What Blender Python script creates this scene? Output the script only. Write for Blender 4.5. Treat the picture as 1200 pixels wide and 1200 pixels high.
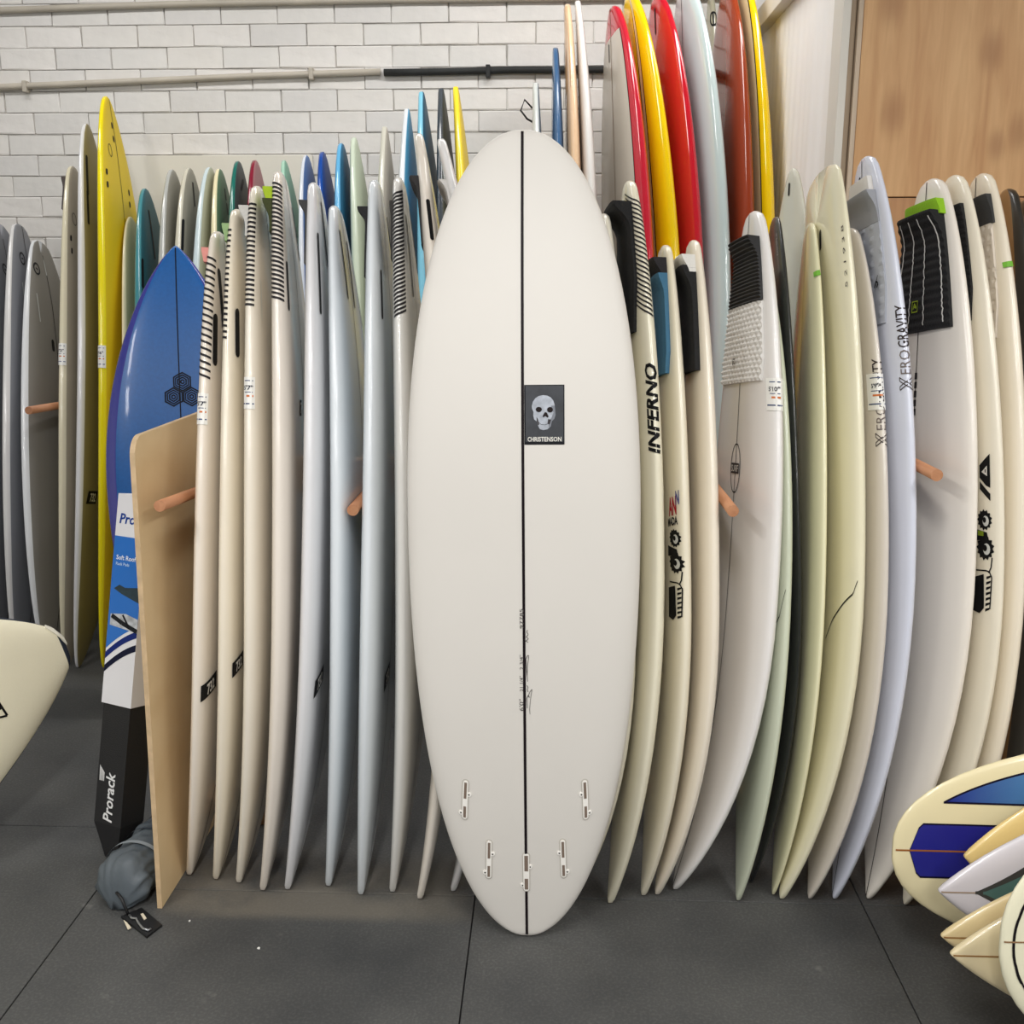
import bpy, bmesh, math, random
import numpy as np
random.seed(7)
for _o in list(bpy.data.objects): bpy.data.objects.remove(_o)
SC=bpy.context.scene; COL=SC.collection
# ---------------------------------------------------------------- camera
F_PX=1200.0; CAM_H=1.54; PITCH=math.radians(12.8); YAW=math.radians(2.23)
_cd=bpy.data.cameras.new('camera'); _cd.sensor_width=36; _cd.lens=36.0*F_PX/1200.0; _cd.clip_start=0.05
_co=bpy.data.objects.new('camera',_cd); COL.objects.link(_co); SC.camera=_co
_co.location=(0,0,CAM_H); _co.rotation_euler=(math.pi/2-PITCH,0,YAW)
# ---------------------------------------------------------------- world, ceiling tubes, added wall fill, exposure
W_=bpy.data.worlds.new('shop_daylight'); SC.world=W_; W_.use_nodes=True
W_.node_tree.nodes['Background'].inputs[0].default_value=(0.93,0.96,1.0,1); W_.node_tree.nodes['Background'].inputs[1].default_value=0.08
def tube_or_fill_light(x,y,z,lx,ly,power,col=(1,0.985,0.968)):
    d=bpy.data.lights.new('ceiling_tube_or_fill','AREA'); d.shape='RECTANGLE'; d.size=lx; d.size_y=ly; d.energy=power; d.color=col
    o=bpy.data.objects.new('ceiling_tube_or_fill',d); COL.objects.link(o); o.location=(x,y,z); return o
for _x in (-2.3,-0.1,2.1):
    tube_or_fill_light(_x,0.15,3.12,0.22,1.5,56)
    tube_or_fill_light(_x,-1.9,3.12,0.22,1.5,56)
for _x in (-2.0,-0.4,0.6):
    tube_or_fill_light(_x,3.7,3.12,1.3,0.2,14)  # unseen fill row, added to brighten the brick wall and board tops
vs=SC.view_settings; vs.view_transform='Standard'; vs.look='None'; vs.exposure=-0.13; vs.gamma=1.0; vs.use_curve_mapping=False
# ---------------------------------------------------------------- measuring helpers (pixel of the photograph -> point at a known depth)
_fwd=np.array([-math.sin(YAW)*math.cos(PITCH), math.cos(YAW)*math.cos(PITCH), -math.sin(PITCH)])
_rgt=np.array([math.cos(YAW), math.sin(YAW), 0.0]); _up=np.cross(_rgt,_fwd); CAM=np.array([0,0,CAM_H])
def ray(px,py): return _fwd+_rgt*((px-600)/F_PX)+_up*((600-py)/F_PX)
def at(px,py,Y):
    d=ray(px,py); return CAM+d*(Y/d[1])
def on_floor(px,py,z=0.0):
    d=ray(px,py); return CAM+d*((z-CAM_H)/d[2])
def proj(p):
    q=np.asarray(p)-CAM; zc=q@_fwd
    return np.stack([600+F_PX*(q@_rgt)/zc, 600-F_PX*(q@_up)/zc],-1)
def unit(v):
    v=np.asarray(v,float); return v/np.linalg.norm(v)
# ---------------------------------------------------------------- materials
MATS={}
def srgb(c):
    return tuple((v/12.92 if v<=0.04045 else ((v+0.055)/1.055)**2.4) for v in (x/255.0 for x in c))
def mat(key,col,rough=0.5,coat=0.0,metal=0.0,noise=0.0,scale=6.0,bump=0.0,bscale=60.0,stretch=None):
    """procedural principled; col is an sRGB 0-255 triple of the thing's own colour"""
    if key in MATS: return MATS[key]
    m=bpy.data.materials.new(key); m.use_nodes=True; nt=m.node_tree; b=nt.nodes['Principled BSDF']
    c=srgb(col); b.inputs['Base Color'].default_value=(*c,1); b.inputs['Roughness'].default_value=rough; b.inputs['Metallic'].default_value=metal
    b.inputs['Coat Weight'].default_value=coat; b.inputs['Coat Roughness'].default_value=0.06
    if noise or bump:
        tc=nt.nodes.new('ShaderNodeTexCoord'); mp=nt.nodes.new('ShaderNodeMapping'); nt.links.new(tc.outputs['Object'],mp.inputs[0])
        if stretch: mp.inputs['Scale'].default_value=stretch
    if noise:
        n=nt.nodes.new('ShaderNodeTexNoise'); n.inputs['Scale'].default_value=scale; n.inputs['Detail'].default_value=6; nt.links.new(mp.outputs[0],n.inputs[0])
        r=nt.nodes.new('ShaderNodeValToRGB'); r.color_ramp.elements[0].position=0.3; r.color_ramp.elements[1].position=0.72
        r.color_ramp.elements[0].color=(*[v*(1-noise) for v in c],1); r.color_ramp.elements[1].color=(*[min(1,v*(1+noise*0.5)) for v in c],1)
        nt.links.new(n.outputs[0],r.inputs[0]); nt.links.new(r.outputs[0],b.inputs['Base Color'])
    if bump:
        n2=nt.nodes.new('ShaderNodeTexNoise'); n2.inputs['Scale'].default_value=bscale; n2.inputs['Detail'].default_value=5; nt.links.new(mp.outputs[0],n2.inputs[0])
        bp=nt.nodes.new('ShaderNodeBump'); bp.inputs['Strength'].default_value=bump; bp.inputs['Distance'].default_value=0.004
        nt.links.new(n2.outputs[0],bp.inputs['Height']); nt.links.new(bp.outputs[0],b.inputs['Normal'])
    MATS[key]=m; return m
def glass(col,rough=0.22,coat=0.35):     # laminated board skin, faint mottling
    return mat('board_skin_%d_%d_%d_%d'%(*col,int(rough*100)),col,rough,coat,noise=0.035,scale=3.0)
def ink(col):
    m=mat('ink_%d_%d_%d'%col,col,0.5); m.node_tree.nodes['Principled BSDF'].inputs['Specular IOR Level'].default_value=0.15; return m
BLACK=(18,18,20)
def wood(key,c1,c2,rough=0.5,stretch=(1,1,9),scale=3.0,vscale=(14,14,1.2)):
    if key in MATS: return MATS[key]
    m=bpy.data.materials.new(key); m.use_nodes=True; nt=m.node_tree; b=nt.nodes['Principled BSDF']; b.inputs['Roughness'].default_value=rough
    tc=nt.nodes.new('ShaderNodeTexCoord'); mp=nt.nodes.new('ShaderNodeMapping'); mp.inputs['Scale'].default_value=vscale; nt.links.new(tc.outputs['Object'],mp.inputs[0])
    n=nt.nodes.new('ShaderNodeTexNoise'); n.inputs['Scale'].default_value=scale; n.inputs['Detail'].default_value=8; n.inputs['Distortion'].default_value=0.6; nt.links.new(mp.outputs[0],n.inputs[0])
    mp2=nt.nodes.new('ShaderNodeMapping'); mp2.inputs['Scale'].default_value=[v*0.35 for v in vscale]; nt.links.new(tc.outputs['Object'],mp2.inputs[0])
    n2=nt.nodes.new('ShaderNodeTexNoise'); n2.inputs['Scale'].default_value=scale*0.6; n2.inputs['Detail'].default_value=3; nt.links.new(mp2.outputs[0],n2.inputs[0])
    mx=nt.nodes.new('ShaderNodeMath'); mx.operation='ADD'; nt.links.new(n.outputs[0],mx.inputs[0]); nt.links.new(n2.outputs[0],mx.inputs[1])
    hf=nt.nodes.new('ShaderNodeMath'); hf.operation='MULTIPLY'; hf.inputs[1].default_value=0.5; nt.links.new(mx.outputs[0],hf.inputs[0])
    r=nt.nodes.new('ShaderNodeValToRGB'); r.color_ramp.elements[0].position=0.36; r.color_ramp.elements[1].position=0.62
    r.color_ramp.elements[0].color=(*srgb(c2),1); r.color_ramp.elements[1].color=(*srgb(c1),1)
    nt.links.new(hf.outputs[0],r.inputs[0]); nt.links.new(r.outputs[0],b.inputs['Base Color'])
    MATS[key]=m; return m
# ---------------------------------------------------------------- object helpers
def tag(o,label=None,cat=None,group=None,kind=None):
    if label: o['label']=label
    if cat: o['category']=cat
    if group: o['group']=group
    if kind: o['kind']=kind
    return o
def empty(name,loc=(0,0,0)):
    o=bpy.data.objects.new(name,None); COL.objects.link(o); o.location=loc; o.empty_display_size=0.05; return o
def mesh_obj(name,V,F,mats,parent=None,origin=(0,0,0),smooth=False,fmat=None):
    me=bpy.data.meshes.new(name); og=np.asarray(origin,float)
    me.from_pydata([tuple(np.asarray(v,float)-og) for v in V],[],F)
    for m in (mats if isinstance(mats,(list,tuple)) else [mats]): me.materials.append(m)
    if fmat is not None: me.polygons.foreach_set('material_index',fmat)
    if smooth: me.polygons.foreach_set('use_smooth',[True]*len(me.polygons))
    me.update()
    o=bpy.data.objects.new(name,me); COL.objects.link(o)
    if parent is not None: o.parent=parent
    else: o.location=tuple(og)
    return o
def bm_obj(name,bm,mats,parent=None,loc=None,smooth=False):
    me=bpy.data.meshes.new(name); bm.to_mesh(me); bm.free()
    for m in (mats if isinstance(mats,(list,tuple)) else [mats]): me.materials.append(m)
    if smooth: me.polygons.foreach_set('use_smooth',[True]*len(me.polygons))
    o=bpy.data.objects.new(name,me); COL.objects.link(o)
    if parent is not None: o.parent=parent
    if loc is not None: o.location=loc
    return o
def box_bm(x0,x1,y0,y1,z0,z1,bev=0.0,seg=2):
    bm=bmesh.new(); bmesh.ops.create_cube(bm,size=1.0)
    for v in bm.verts: v.co=((x0+x1)/2+v.co.x*(x1-x0),(y0+y1)/2+v.co.y*(y1-y0),(z0+z1)/2+v.co.z*(z1-z0))
    if bev: bmesh.ops.bevel(bm,geom=bm.edges[:],offset=bev,segments=seg,affect='EDGES',profile=0.6)
    return bm
def tube(points,r,n=10,cap=True):
    """V,F of a round tube through points"""
    P=[np.asarray(p,float) for p in points]; V=[];F=[]; rr=r if isinstance(r,(list,tuple)) else [r]*len(P)
    up=np.array([0,0,1.0])
    for i,p in enumerate(P):
        d=unit(P[min(i+1,len(P)-1)]-P[max(i-1,0)])
        s=np.cross(d,up); s=unit(s) if np.linalg.norm(s)>1e-4 else np.array([1.0,0,0]); u=np.cross(s,d)
        for k in range(n):
            a=2*math.pi*k/n; V.append(p+(s*math.cos(a)+u*math.sin(a))*rr[i])
    for i in range(len(P)-1):
        for k in range(n): F.append((i*n+k,i*n+(k+1)%n,(i+1)*n+(k+1)%n,(i+1)*n+k))
    if cap: F.append(tuple(range(n-1,-1,-1))); F.append(tuple((len(P)-1)*n+k for k in range(n)))
    return V,F
# ---------------------------------------------------------------- 2-D artwork
_tc={}
def text_bm(s,h=1.0,bold=0.0,shear=0.0,stretch=1.0,space=1.0):
    """lettering as a flat bmesh, centred, cap height h"""
    k=(s,bold,shear,space)
    if k not in _tc:
        c=bpy.data.curves.new('lettering','FONT'); c.body=s; c.size=1.0; c.offset=bold; c.shear=shear; c.resolution_u=2; c.space_character=space; c.fill_mode='FRONT'
        o=bpy.data.objects.new('lettering',c); COL.objects.link(o)
        dg=bpy.context.evaluated_depsgraph_get(); me=bpy.data.meshes.new_from_object(o.evaluated_get(dg))
        bpy.data.objects.remove(o); bpy.data.curves.remove(c); _tc[k]=me
    bm=bmesh.new(); bm.from_mesh(_tc[k])
    xs=[v.co.x for v in bm.verts]; cx=(min(xs)+max(xs))/2
    for v in bm.verts: v.co=((v.co.x-cx)*stretch*h/0.69,(v.co.y-0.345)*h/0.69,0)
    return bm
def poly_bm(*polys):
    bm=bmesh.new()
    for p in polys:
        bm.faces.new([bm.verts.new((x,y,0)) for x,y in p])
    return bm
def ell(cx,cy,rx,ry,n=20,a0=0,a1=360):
    return [(cx+rx*math.cos(math.radians(a0+(a1-a0)*i/n)),cy+ry*math.sin(math.radians(a0+(a1-a0)*i/n))) for i in range(n if a1-a0==360 else n+1)]
def capsule(w,h,n=6):
    r=w/2; return [( r*math.cos(math.pi*i/n), h/2-r+r*math.sin(math.pi*i/n)) for i in range(n+1)]+[(-r*math.cos(math.pi*i/n),-h/2+r-r*math.sin(math.pi*i/n)) for i in range(n+1)]
def ribbon(pts,w):
    out=[]
    for (x0,y0),(x1,y1) in zip(pts,pts[1:]):
        l=math.hypot(x1-x0,y1-y0) or 1e-9; nx,ny=-(y1-y0)/l*w/2,(x1-x0)/l*w/2
        out.append([(x0+nx,y0+ny),(x0-nx,y0-ny),(x1-nx,y1-ny),(x1+nx,y1+ny)])
    return out
def ring(outer,inner):
    n=len(outer); return [[outer[i],outer[(i+1)%n],inner[(i+1)%n],inner[i]] for i in range(n)]
def rect(w,h,cx=0,cy=0): return [(cx-w/2,cy-h/2),(cx+w/2,cy-h/2),(cx+w/2,cy+h/2),(cx-w/2,cy+h/2)]
# ---------------------------------------------------------------- surfboard shape
def prof(s,kind):
    p,q,k=kind[:3]; s=min(max(s,0.0),1.0); base=(1-(1-s)**p)**q
    if k>0:
        c=min(s/0.035,1.0); base=k*math.sqrt(max(0,1-(1-c)**2))+(1-k)*base
    return base
POINT=(2.0,0.86,0.0); SOFT=(2.1,0.68,0.0); ROUND=(2.1,0.53,0.0); SQUASH=(1.9,0.72,0.16); FISH=(1.9,0.8,0.42)
PINE=(2.0,0.8,0.0); RND=(2.1,0.6,0.0); LONG=(2.2,0.52,0.0)
EXP=0.75
class Shape:
    def __init__(s,B,T,phi=0.0,w=None,W=0.49,TH=0.056,end0=POINT,end1=SQUASH,tm=0.5,r0=0.10,r1=0.04,tip0=0.3,tip1=0.4,notch=0.0,wing=None):
        s.B=np.asarray(B,float); s.T=np.asarray(T,float); s.L=float(np.linalg.norm(s.T-s.B)); s.a=(s.T-s.B)/s.L
        w0=np.array([math.sin(math.radians(phi)),-math.cos(math.radians(phi)),0.0]) if w is None else np.asarray(w,float)
        s.w=unit(w0-s.a*(w0@s.a)); s.n=np.cross(s.w,s.a)
        s.W=W;s.TH=TH;s.end0=end0;s.end1=end1;s.tm=tm;s.r0=r0;s.r1=r1;s.tip0=tip0;s.tip1=tip1;s.notch=notch;s.wing=wing; s._arc={}
    def roc(s,t):
        v=s.r0*((s.tm-t)/s.tm)**2.3 if t<s.tm else s.r1*((t-s.tm)/(1-s.tm))**2.0
        return v-(s.r0*(1-t)+s.r1*t)
    def hw(s,t):
        if t<s.tm: return 0.5*s.W*prof(t/s.tm,s.end0)
        v=0.5*s.W*prof((1-t)/(1-s.tm),s.end1)
        if s.wing: v*=1-s.wing[1]*min(max((s.wing[0]-(1-t))/0.006,0),1)
        return v
    def th(s,t):
        k=s.tip0 if t<0.5 else s.tip1
        base=k+(1-k)*(1-abs(2*t-1)**2.6); c=min(min(t,1-t)*s.L/0.012,1.0)
        return s.TH*base*math.sqrt(max(0.0,1-(1-c)**2)*0.96+0.04)
    def pts(s,t,x,deck,off=0.0):
        """x: array of -1..1 across, deck: bool array"""
        x=np.asarray(x,float); ax=np.minimum(np.abs(x),1.0); th=s.th(t)
        z=np.where(deck,0.54*th*(1-ax**4)**0.55,-0.46*th*(1-ax**7)**0.5)
        y=np.full_like(ax,t*s.L)
        if s.notch and 1-t<0.16: y=y-s.notch*(1-ax)*(1-(1-t)/0.16)
        return s.B+np.outer(y,s.a)+np.outer(x*s.hw(t),s.w)+np.outer(z+s.roc(t),s.n)
    def ring(s,t,a):
        c=np.cos(a); x=np.sign(c)*np.abs(c)**EXP
        return s.pts(t,x,np.sin(a)>=0)
    def P(s,t,a,off=0.0):
        p=s.ring(t,np.array([a]))[0]
        if off:
            d=2e-3; t0=max(t-d,0.002); t1=min(t+d,0.998)
            u=s.ring(t1,np.array([a]))[0]-s.ring(t0,np.array([a]))[0]; q=s.ring(t,np.array([a+0.03,a-0.03])); n=np.cross(u,q[0]-q[1])
            l=np.linalg.norm(n); p=p+(n/l if l>1e-12 else s.n)*off
        return p
    def xa(s,x,deck):   # across fraction -> angle
        a=math.acos(min(abs(x),1.0)**(1/EXP)); a=a if x>=0 else math.pi-a
        return a if deck else -a
    def arc(s,t,a0,sx):
        """angle reached going sx metres to the right (seen from outside, top of board up) from angle a0"""
        k=round(t*400)
        if k not in s._arc:
            aa=np.linspace(0,-2*math.pi,181); r=s.ring(min(max(k/400,0.004),0.996),aa)
            s._arc[k]=(aa,np.concatenate([[0],np.cumsum(np.linalg.norm(np.diff(r,axis=0),axis=1))]))
        aa,cl=s._arc[k]; a=(-a0)%(2*math.pi); base=np.interp(a,-aa,cl); tot=cl[-1]
        return -float(np.interp((base+sx)%tot,cl,-aa))
    def locate(s,px,py,deck):
        """t and across fraction of the surface point seen at a pixel"""
        q=np.array([0.5,0.0])
        def f(q):
            t=min(max(q[0],0.01),0.99); x=min(max(q[1],-0.985),0.985)
            return proj(s.pts(t,np.array([x]),np.array([deck])))[0]-np.array([px,py])
        for _ in range(25):
            r=f(q); J=np.stack([(f(q+[1e-3,0])-r)/1e-3,(f(q+[0,1e-3])-r)/1e-3],-1)
            try: st=np.linalg.solve(J+1e-6*np.eye(2),-r)
            except Exception: break
            q=q+np.clip(st,-0.15,0.15); q=np.array([min(max(q[0],0.01),0.99),min(max(q[1],-0.985),0.985)])
        return q[0],q[1]
def body(root,sh,mats,paint=None,xs=(),n=36,m=32,name='foam_body',t_lines=()):
    """skin of the board; paint(t,x,deck)->material slot; xs: across fractions that become edges"""
    A=[2*math.pi*k/m for k in range(m)]
    for x in xs:
        a=math.acos(x**(1/EXP)); A+= [a,math.pi-a,math.pi+a,2*math.pi-a]
    A=sorted(set(round(a,5) for a in A)); A=[a for i,a in enumerate(A) if i==0 or a-A[i-1]>0.004]; m=len(A); A=np.array(A)
    ts=sorted([min(max(0.5-0.5*math.cos(math.pi*i/n),0.0006),0.9994) for i in range(n+1)]+[t for tl in t_lines for t in tl])
    V=[p for t in ts for p in sh.ring(t,A)]; F=[];fm=[]
    for i in range(len(ts)-1):
        for j in range(m):
            F.append((i*m+j,(i+1)*m+j,(i+1)*m+(j+1)%m,i*m+(j+1)%m)); 
            if paint:
                am=(A[j]+(A[(j+1)%m] if j<m-1 else 2*math.pi))/2; c=math.cos(am); x=math.copysign(abs(c)**EXP,c)
                fm.append(paint((ts[i]+ts[i+1])/2,x,math.sin(am)>=0))
            else: fm.append(0)
    F.append(tuple(range(m))); fm.append(fm[0]); F.append(tuple((len(ts)-1)*m+j for j in range(m-1,-1,-1))); fm.append(fm[-2])
    return mesh_obj(name,V,F,mats,root,sh.B,True,fm)
def decal(parent,sh,bm,material,t0,x0,deck,name='lettering',off=0.0011,rot=0.0,skirt=False,step=0.012,ystep=0.05,flip=False):
    """lay flat artwork (metres; x right, y towards the end T) on the skin around (t0,x0)"""
    c,sn=math.cos(rot),math.sin(rot)
    for v in bm.verts:
        x,y=v.co.x,v.co.y
        if flip: x,y=-x,-y
        v.co=(c*x-sn*y,sn*x+c*y,0)
    xx=[v.co.x for v in bm.verts]; yy=[v.co.y for v in bm.verts]
    g=math.ceil(min(xx)/step)*step
    while g<max(xx):
        bmesh.ops.bisect_plane(bm,geom=bm.verts[:]+bm.edges[:]+bm.faces[:],plane_co=(g,0,0),plane_no=(1,0,0)); g+=step
    g=math.ceil(min(yy)/ystep)*ystep
    while g<max(yy):
        bmesh.ops.bisect_plane(bm,geom=bm.verts[:]+bm.edges[:]+bm.faces[:],plane_co=(0,g,0),plane_no=(0,1,0)); g+=ystep
    a0=sh.xa(x0,deck); B=sh.B
    if skirt:
        be=[e for e in bm.edges if len(e.link_faces)==1]
        ex=bmesh.ops.extrude_edge_only(bm,edges=be); low={v for v in ex['geom'] if isinstance(v,bmesh.types.BMVert)}
    else: low=set()
    for v in bm.verts:
        t=min(max(t0+v.co.y/sh.L,0.004),0.996); a=sh.arc(t,sh.xa(min(max(x0*sh.hw(t0)/max(sh.hw(t),1e-4),-0.97),0.97),deck) if abs(x0)<0.65 else a0,v.co.x)
        v.co=sh.P(t,a,off if v not in low else 0.0001)-B
    return bm_obj(name,bm,material,parent)
def strip(parent,sh,material,t0,t1,xf,wid,deck,name='stringer',off=0.0011,n=56):
    """thin line along the board at across metres xf(t)"""
    V=[];F=[]
    for i in range(n+1):
        t=min(max(t0+(t1-t0)*(0.5-0.5*math.cos(math.pi*i/n)),0.003),0.997); h=sh.hw(t)
        for e in (-1,1):
            x=(xf(t)+e*wid/2)/max(h,1e-4); x=min(max(x,-0.999),0.999); V.append(sh.P(t,sh.xa(x,deck),off))
    for i in range(n): F.append((2*i,2*i+1,2*i+3,2*i+2))
    return mesh_obj(name,V,F,material,parent,sh.B)
def panel(parent,sh,material,t0,t1,lo,hi,deck,name='colour_panel',off=0.0007,n=28,m=8):
    """painted field between across metres lo(t)..hi(t)"""
    V=[];F=[]
    for i in range(n+1):
        t=t0+(t1-t0)*(0.5-0.5*math.cos(math.pi*i/n)); h=max(sh.hw(t),1e-4)
        for j in range(m+1):
            x=(lo(t)+(hi(t)-lo(t))*j/m)/h; V.append(sh.P(t,sh.xa(min(max(x,-0.995),0.995),deck),off))
    for i in range(n):
        for j in range(m): k=i*(m+1)+j; F.append((k,k+1,k+m+2,k+m+1))
    return mesh_obj(name,V,F,material,parent,sh.B,True)
def pad(parent,sh,material,t0,t1,wf,name='traction_pad',base=0.005,kick=0.026,kt=0.035,relief=None,x0=0.0,n=40,m=22,arch=0.0):
    """grip pad on the deck: t0 (front) .. t1 (tail end), half width wf(t) in metres, raised kick at the tail end"""
    V=[];F=[]; low=[]
    for i in range(n+1):
        t=t0+(t1-t0)*i/n; h=max(sh.hw(t),1e-4); d=(t1-t)*sh.L
        k=kick*math.exp(-(d/kt)**2) if kick else 0.0
        for j in range(m+1):
            u=-1+2*j/m; xm=x0+u*wf(t); x=min(max(xm/h,-0.97),0.97)
            p=sh.pts(t,np.array([x]),np.array([True]))[0]
            hh=base+k+arch*max(0,1-(u/0.3)**2)
            if relief: hh+=relief(d,xm)
            low.append(p); V.append(p+sh.n*hh)
    N=len(V); V+=low; w=m+1
    for i in range(n):
        for j in range(m): k=i*w+j; F.append((k,k+1,k+w+1,k+w))
    for j in range(m):
        F.append((j,N+j,N+j+1,j+1)); k=n*w+j; F.append((k,k+1,N+k+1,N+k))
    for i in range(n):
        k=i*w; F.append((k,k+w,N+k+w,N+k)); k=i*w+m; F.append((k,N+k,N+k+w,k+w))
    return mesh_obj(name,V,F,material,parent,sh.B)
def stripes(root,sh,y0,y1,count,wid=0.05,s0=0.0,slant=0.25,th=0.0058,x0=0.999,deck=True,xpx=None,col=(48,46,48)):
    """short bars printed round the near rail between two photo rows"""
    c=[]
    ta=sh.locate_rail(y0); tb=sh.locate_rail(y1); L=(ta-tb)*sh.L
    polys=[]
    for i in range(count):
        y=-L/2+L*i/(count-1); polys.append([(-wid/2,y+slant*wid/2-th/2),(wid/2,y-slant*wid/2-th/2),(wid/2,y-slant*wid/2+th/2),(-wid/2,y+slant*wid/2+th/2)])
    bm=poly_bm(*polys)
    for v in bm.verts: v.co.x+=s0
    return decal(root,sh,bm,ink(col),(ta+tb)/2,x0,deck,name='rail_stripes',step=0.008,ystep=9)
def locate_rail(s,py):
    best=min((abs(proj(s.ring(t,np.array([0.0])))[0][1]-py),t) for t in np.linspace(0.02,0.995,200)); return best[1]
Shape.locate_rail=locate_rail
# ================================================================= THE SETTING
WALL_Y=4.6
def setting():
    # floor slab and rubber mats
    fl=bm_obj('floor',box_bm(-4.2,3.6,-3.0,WALL_Y,-0.12,-0.016),mat('slab',(40,40,42),0.9)); tag(fl,kind='structure')
    m=bpy.data.materials.new('rubber_mat'); m.use_nodes=True; nt=m.node_tree; b=nt.nodes['Principled BSDF']; b.inputs['Roughness'].default_value=0.62
    tc=nt.nodes.new('ShaderNodeTexCoord')
    def noise(scale,detail=5):
        n=nt.nodes.new('ShaderNodeTexNoise'); n.inputs['Scale'].default_value=scale; n.inputs['Detail'].default_value=detail; nt.links.new(geo.outputs['Position'],n.inputs[0]); return n
    geo=nt.nodes.new('ShaderNodeNewGeometry')
    n1=noise(2.2,6); r1=nt.nodes.new('ShaderNodeValToRGB'); r1.color_ramp.elements[0].position=0.32; r1.color_ramp.elements[1].position=0.75
    r1.color_ramp.elements[0].color=(*srgb((62,63,64)),1); r1.color_ramp.elements[1].color=(*srgb((92,92,90)),1); nt.links.new(n1.outputs[0],r1.inputs[0])
    n2=noise(150,2); r2=nt.nodes.new('ShaderNodeValToRGB'); r2.color_ramp.elements[0].position=0.45; r2.color_ramp.elements[1].position=0.8
    r2.color_ramp.elements[0].color=(0.85,0.85,0.85,1); r2.color_ramp.elements[1].color=(1.35,1.35,1.32,1); nt.links.new(n2.outputs[0],r2.inputs[0])
    mx=nt.nodes.new('ShaderNodeMix'); mx.data_type='RGBA'; mx.blend_type='MULTIPLY'; mx.inputs[0].default_value=1.0
    nt.links.new(r1.outputs[0],mx.inputs[6]); nt.links.new(r2.outputs[0],mx.inputs[7])
    n3=noise(9,3); r3=nt.nodes.new('ShaderNodeValToRGB'); r3.color_ramp.elements[0].position=0.70; r3.color_ramp.elements[1].position=0.78
    r3.color_ramp.elements[0].color=(0,0,0,1); r3.color_ramp.elements[1].color=(0.35,0.35,0.35,1); nt.links.new(n3.outputs[0],r3.inputs[0])
    mx2=nt.nodes.new('ShaderNodeMix'); mx2.data_type='RGBA'; nt.links.new(r3.outputs[0],mx2.inputs[0]); nt.links.new(mx.outputs[2],mx2.inputs[6]); mx2.inputs[7].default_value=(*srgb((150,148,142)),1)
    def mr(sock,a,c):
        q=nt.nodes.new('ShaderNodeMapRange'); q.interpolation_type='SMOOTHSTEP'; q.inputs[1].default_value=a; q.inputs[2].default_value=c; nt.links.new(sock,q.inputs[0]); return q.outputs[0]
    def mul(s1,s2):
        q=nt.nodes.new('ShaderNodeMath'); q.operation='MULTIPLY'; nt.links.new(s1,q.inputs[0]); (nt.links.new(s2,q.inputs[1]) if not isinstance(s2,float) else setattr(q.inputs[1],'default_value',s2)); return q.outputs[0]
    sp=nt.nodes.new('ShaderNodeSeparateXYZ'); nt.links.new(geo.outputs['Position'],sp.inputs[0])
    n4=noise(5,5); dust=mul(mul(mul(mr(sp.outputs[0],-1.0,-0.9),mr(sp.outputs[0],-0.05,-0.35)),mul(mr(sp.outputs[1],2.20,2.25),mr(sp.outputs[1],2.6,2.4))),mul(mr(n4.outputs[0],0.3,0.6),0.45))
    mx3=nt.nodes.new('ShaderNodeMix'); mx3.data_type='RGBA'; nt.links.new(dust,mx3.inputs[0]); nt.links.new(mx2.outputs[2],mx3.inputs[6]); mx3.inputs[7].default_value=(*srgb((128,120,106)),1)
    nt.links.new(mx3.outputs[2],b.inputs['Base Color'])
    bp=nt.nodes.new('ShaderNodeBump'); bp.inputs['Strength'].default_value=0.25; bp.inputs['Distance'].default_value=0.002; nt.links.new(n2.outputs[0],bp.inputs['Height']); nt.links.new(bp.outputs[0],b.inputs['Normal'])
    MATS['rubber_mat']=m
    cols=[-4.16,-3.16,-2.16,-1.165,-0.185,0.795,1.78,2.76,3.56]
    shared={}
    for i in range(len(cols)-1):
        y0=2.63 if cols[i+1]<-1.0 else 2.335
        ys=[y0-5,y0-4,y0-3,y0-2,y0-1,y0,y0+1,y0+2,y0+3]; ys=[max(-2.95,min(v,WALL_Y-0.01)) for v in ys]
        for a,c in zip(ys,ys[1:]):
            if c-a<0.03: continue
            k=(round(cols[i+1]-cols[i],3),round(c-a,3)); g=0.0016
            if k not in shared:
                bm=box_bm(g,k[0]-g,g,k[1]-g,-0.016,0.0,0.0022,2); me=bpy.data.meshes.new('floor_mat'); bm.to_mesh(me); bm.free(); me.materials.append(m); shared[k]=me
            o=bpy.data.objects.new('floor_mat',shared[k]); COL.objects.link(o); o.parent=fl; o.location=(cols[i],a,0)
    # brick wall: painted brick skin, mortar behind
    wall=bm_obj('wall_back',box_bm(-4.2,3.6,WALL_Y,WALL_Y+0.2,-0.1,3.2),mat('mortar_paint',(206,202,196),0.75,noise=0.35,scale=14,bump=0.6,bscale=40)); tag(wall,kind='structure')
    bmats=[mat('brick_paint_%d'%i,c,0.6,noise=0.06,scale=7,bump=0.6,bscale=30) for i,c in enumerate([(232,229,224),(229,227,223),(235,232,228),(226,224,221)])]
    protos=[]
    for i in range(8):
        bm=box_bm(0.0,0.2355,-0.008,0.02,0.0,0.0822,0.0034,2); r=random.Random(i)
        for v in bm.verts:
            if v.co.y<-0.003: v.co.y+=r.uniform(-0.002,0.002)
            v.co.x+=r.uniform(-0.002,0.002); v.co.z+=r.uniform(-0.0018,0.0018)
        me=bpy.data.meshes.new('brick'); bm.to_mesh(me); bm.free(); me.materials.append(bmats[i%4]); protos.append(me)
    zl=at(100,182,WALL_Y)[2]; xj=at(97,45,WALL_Y)[0]
    V=[];F=[]; cnt=0; rr=random.Random(3)
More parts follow.
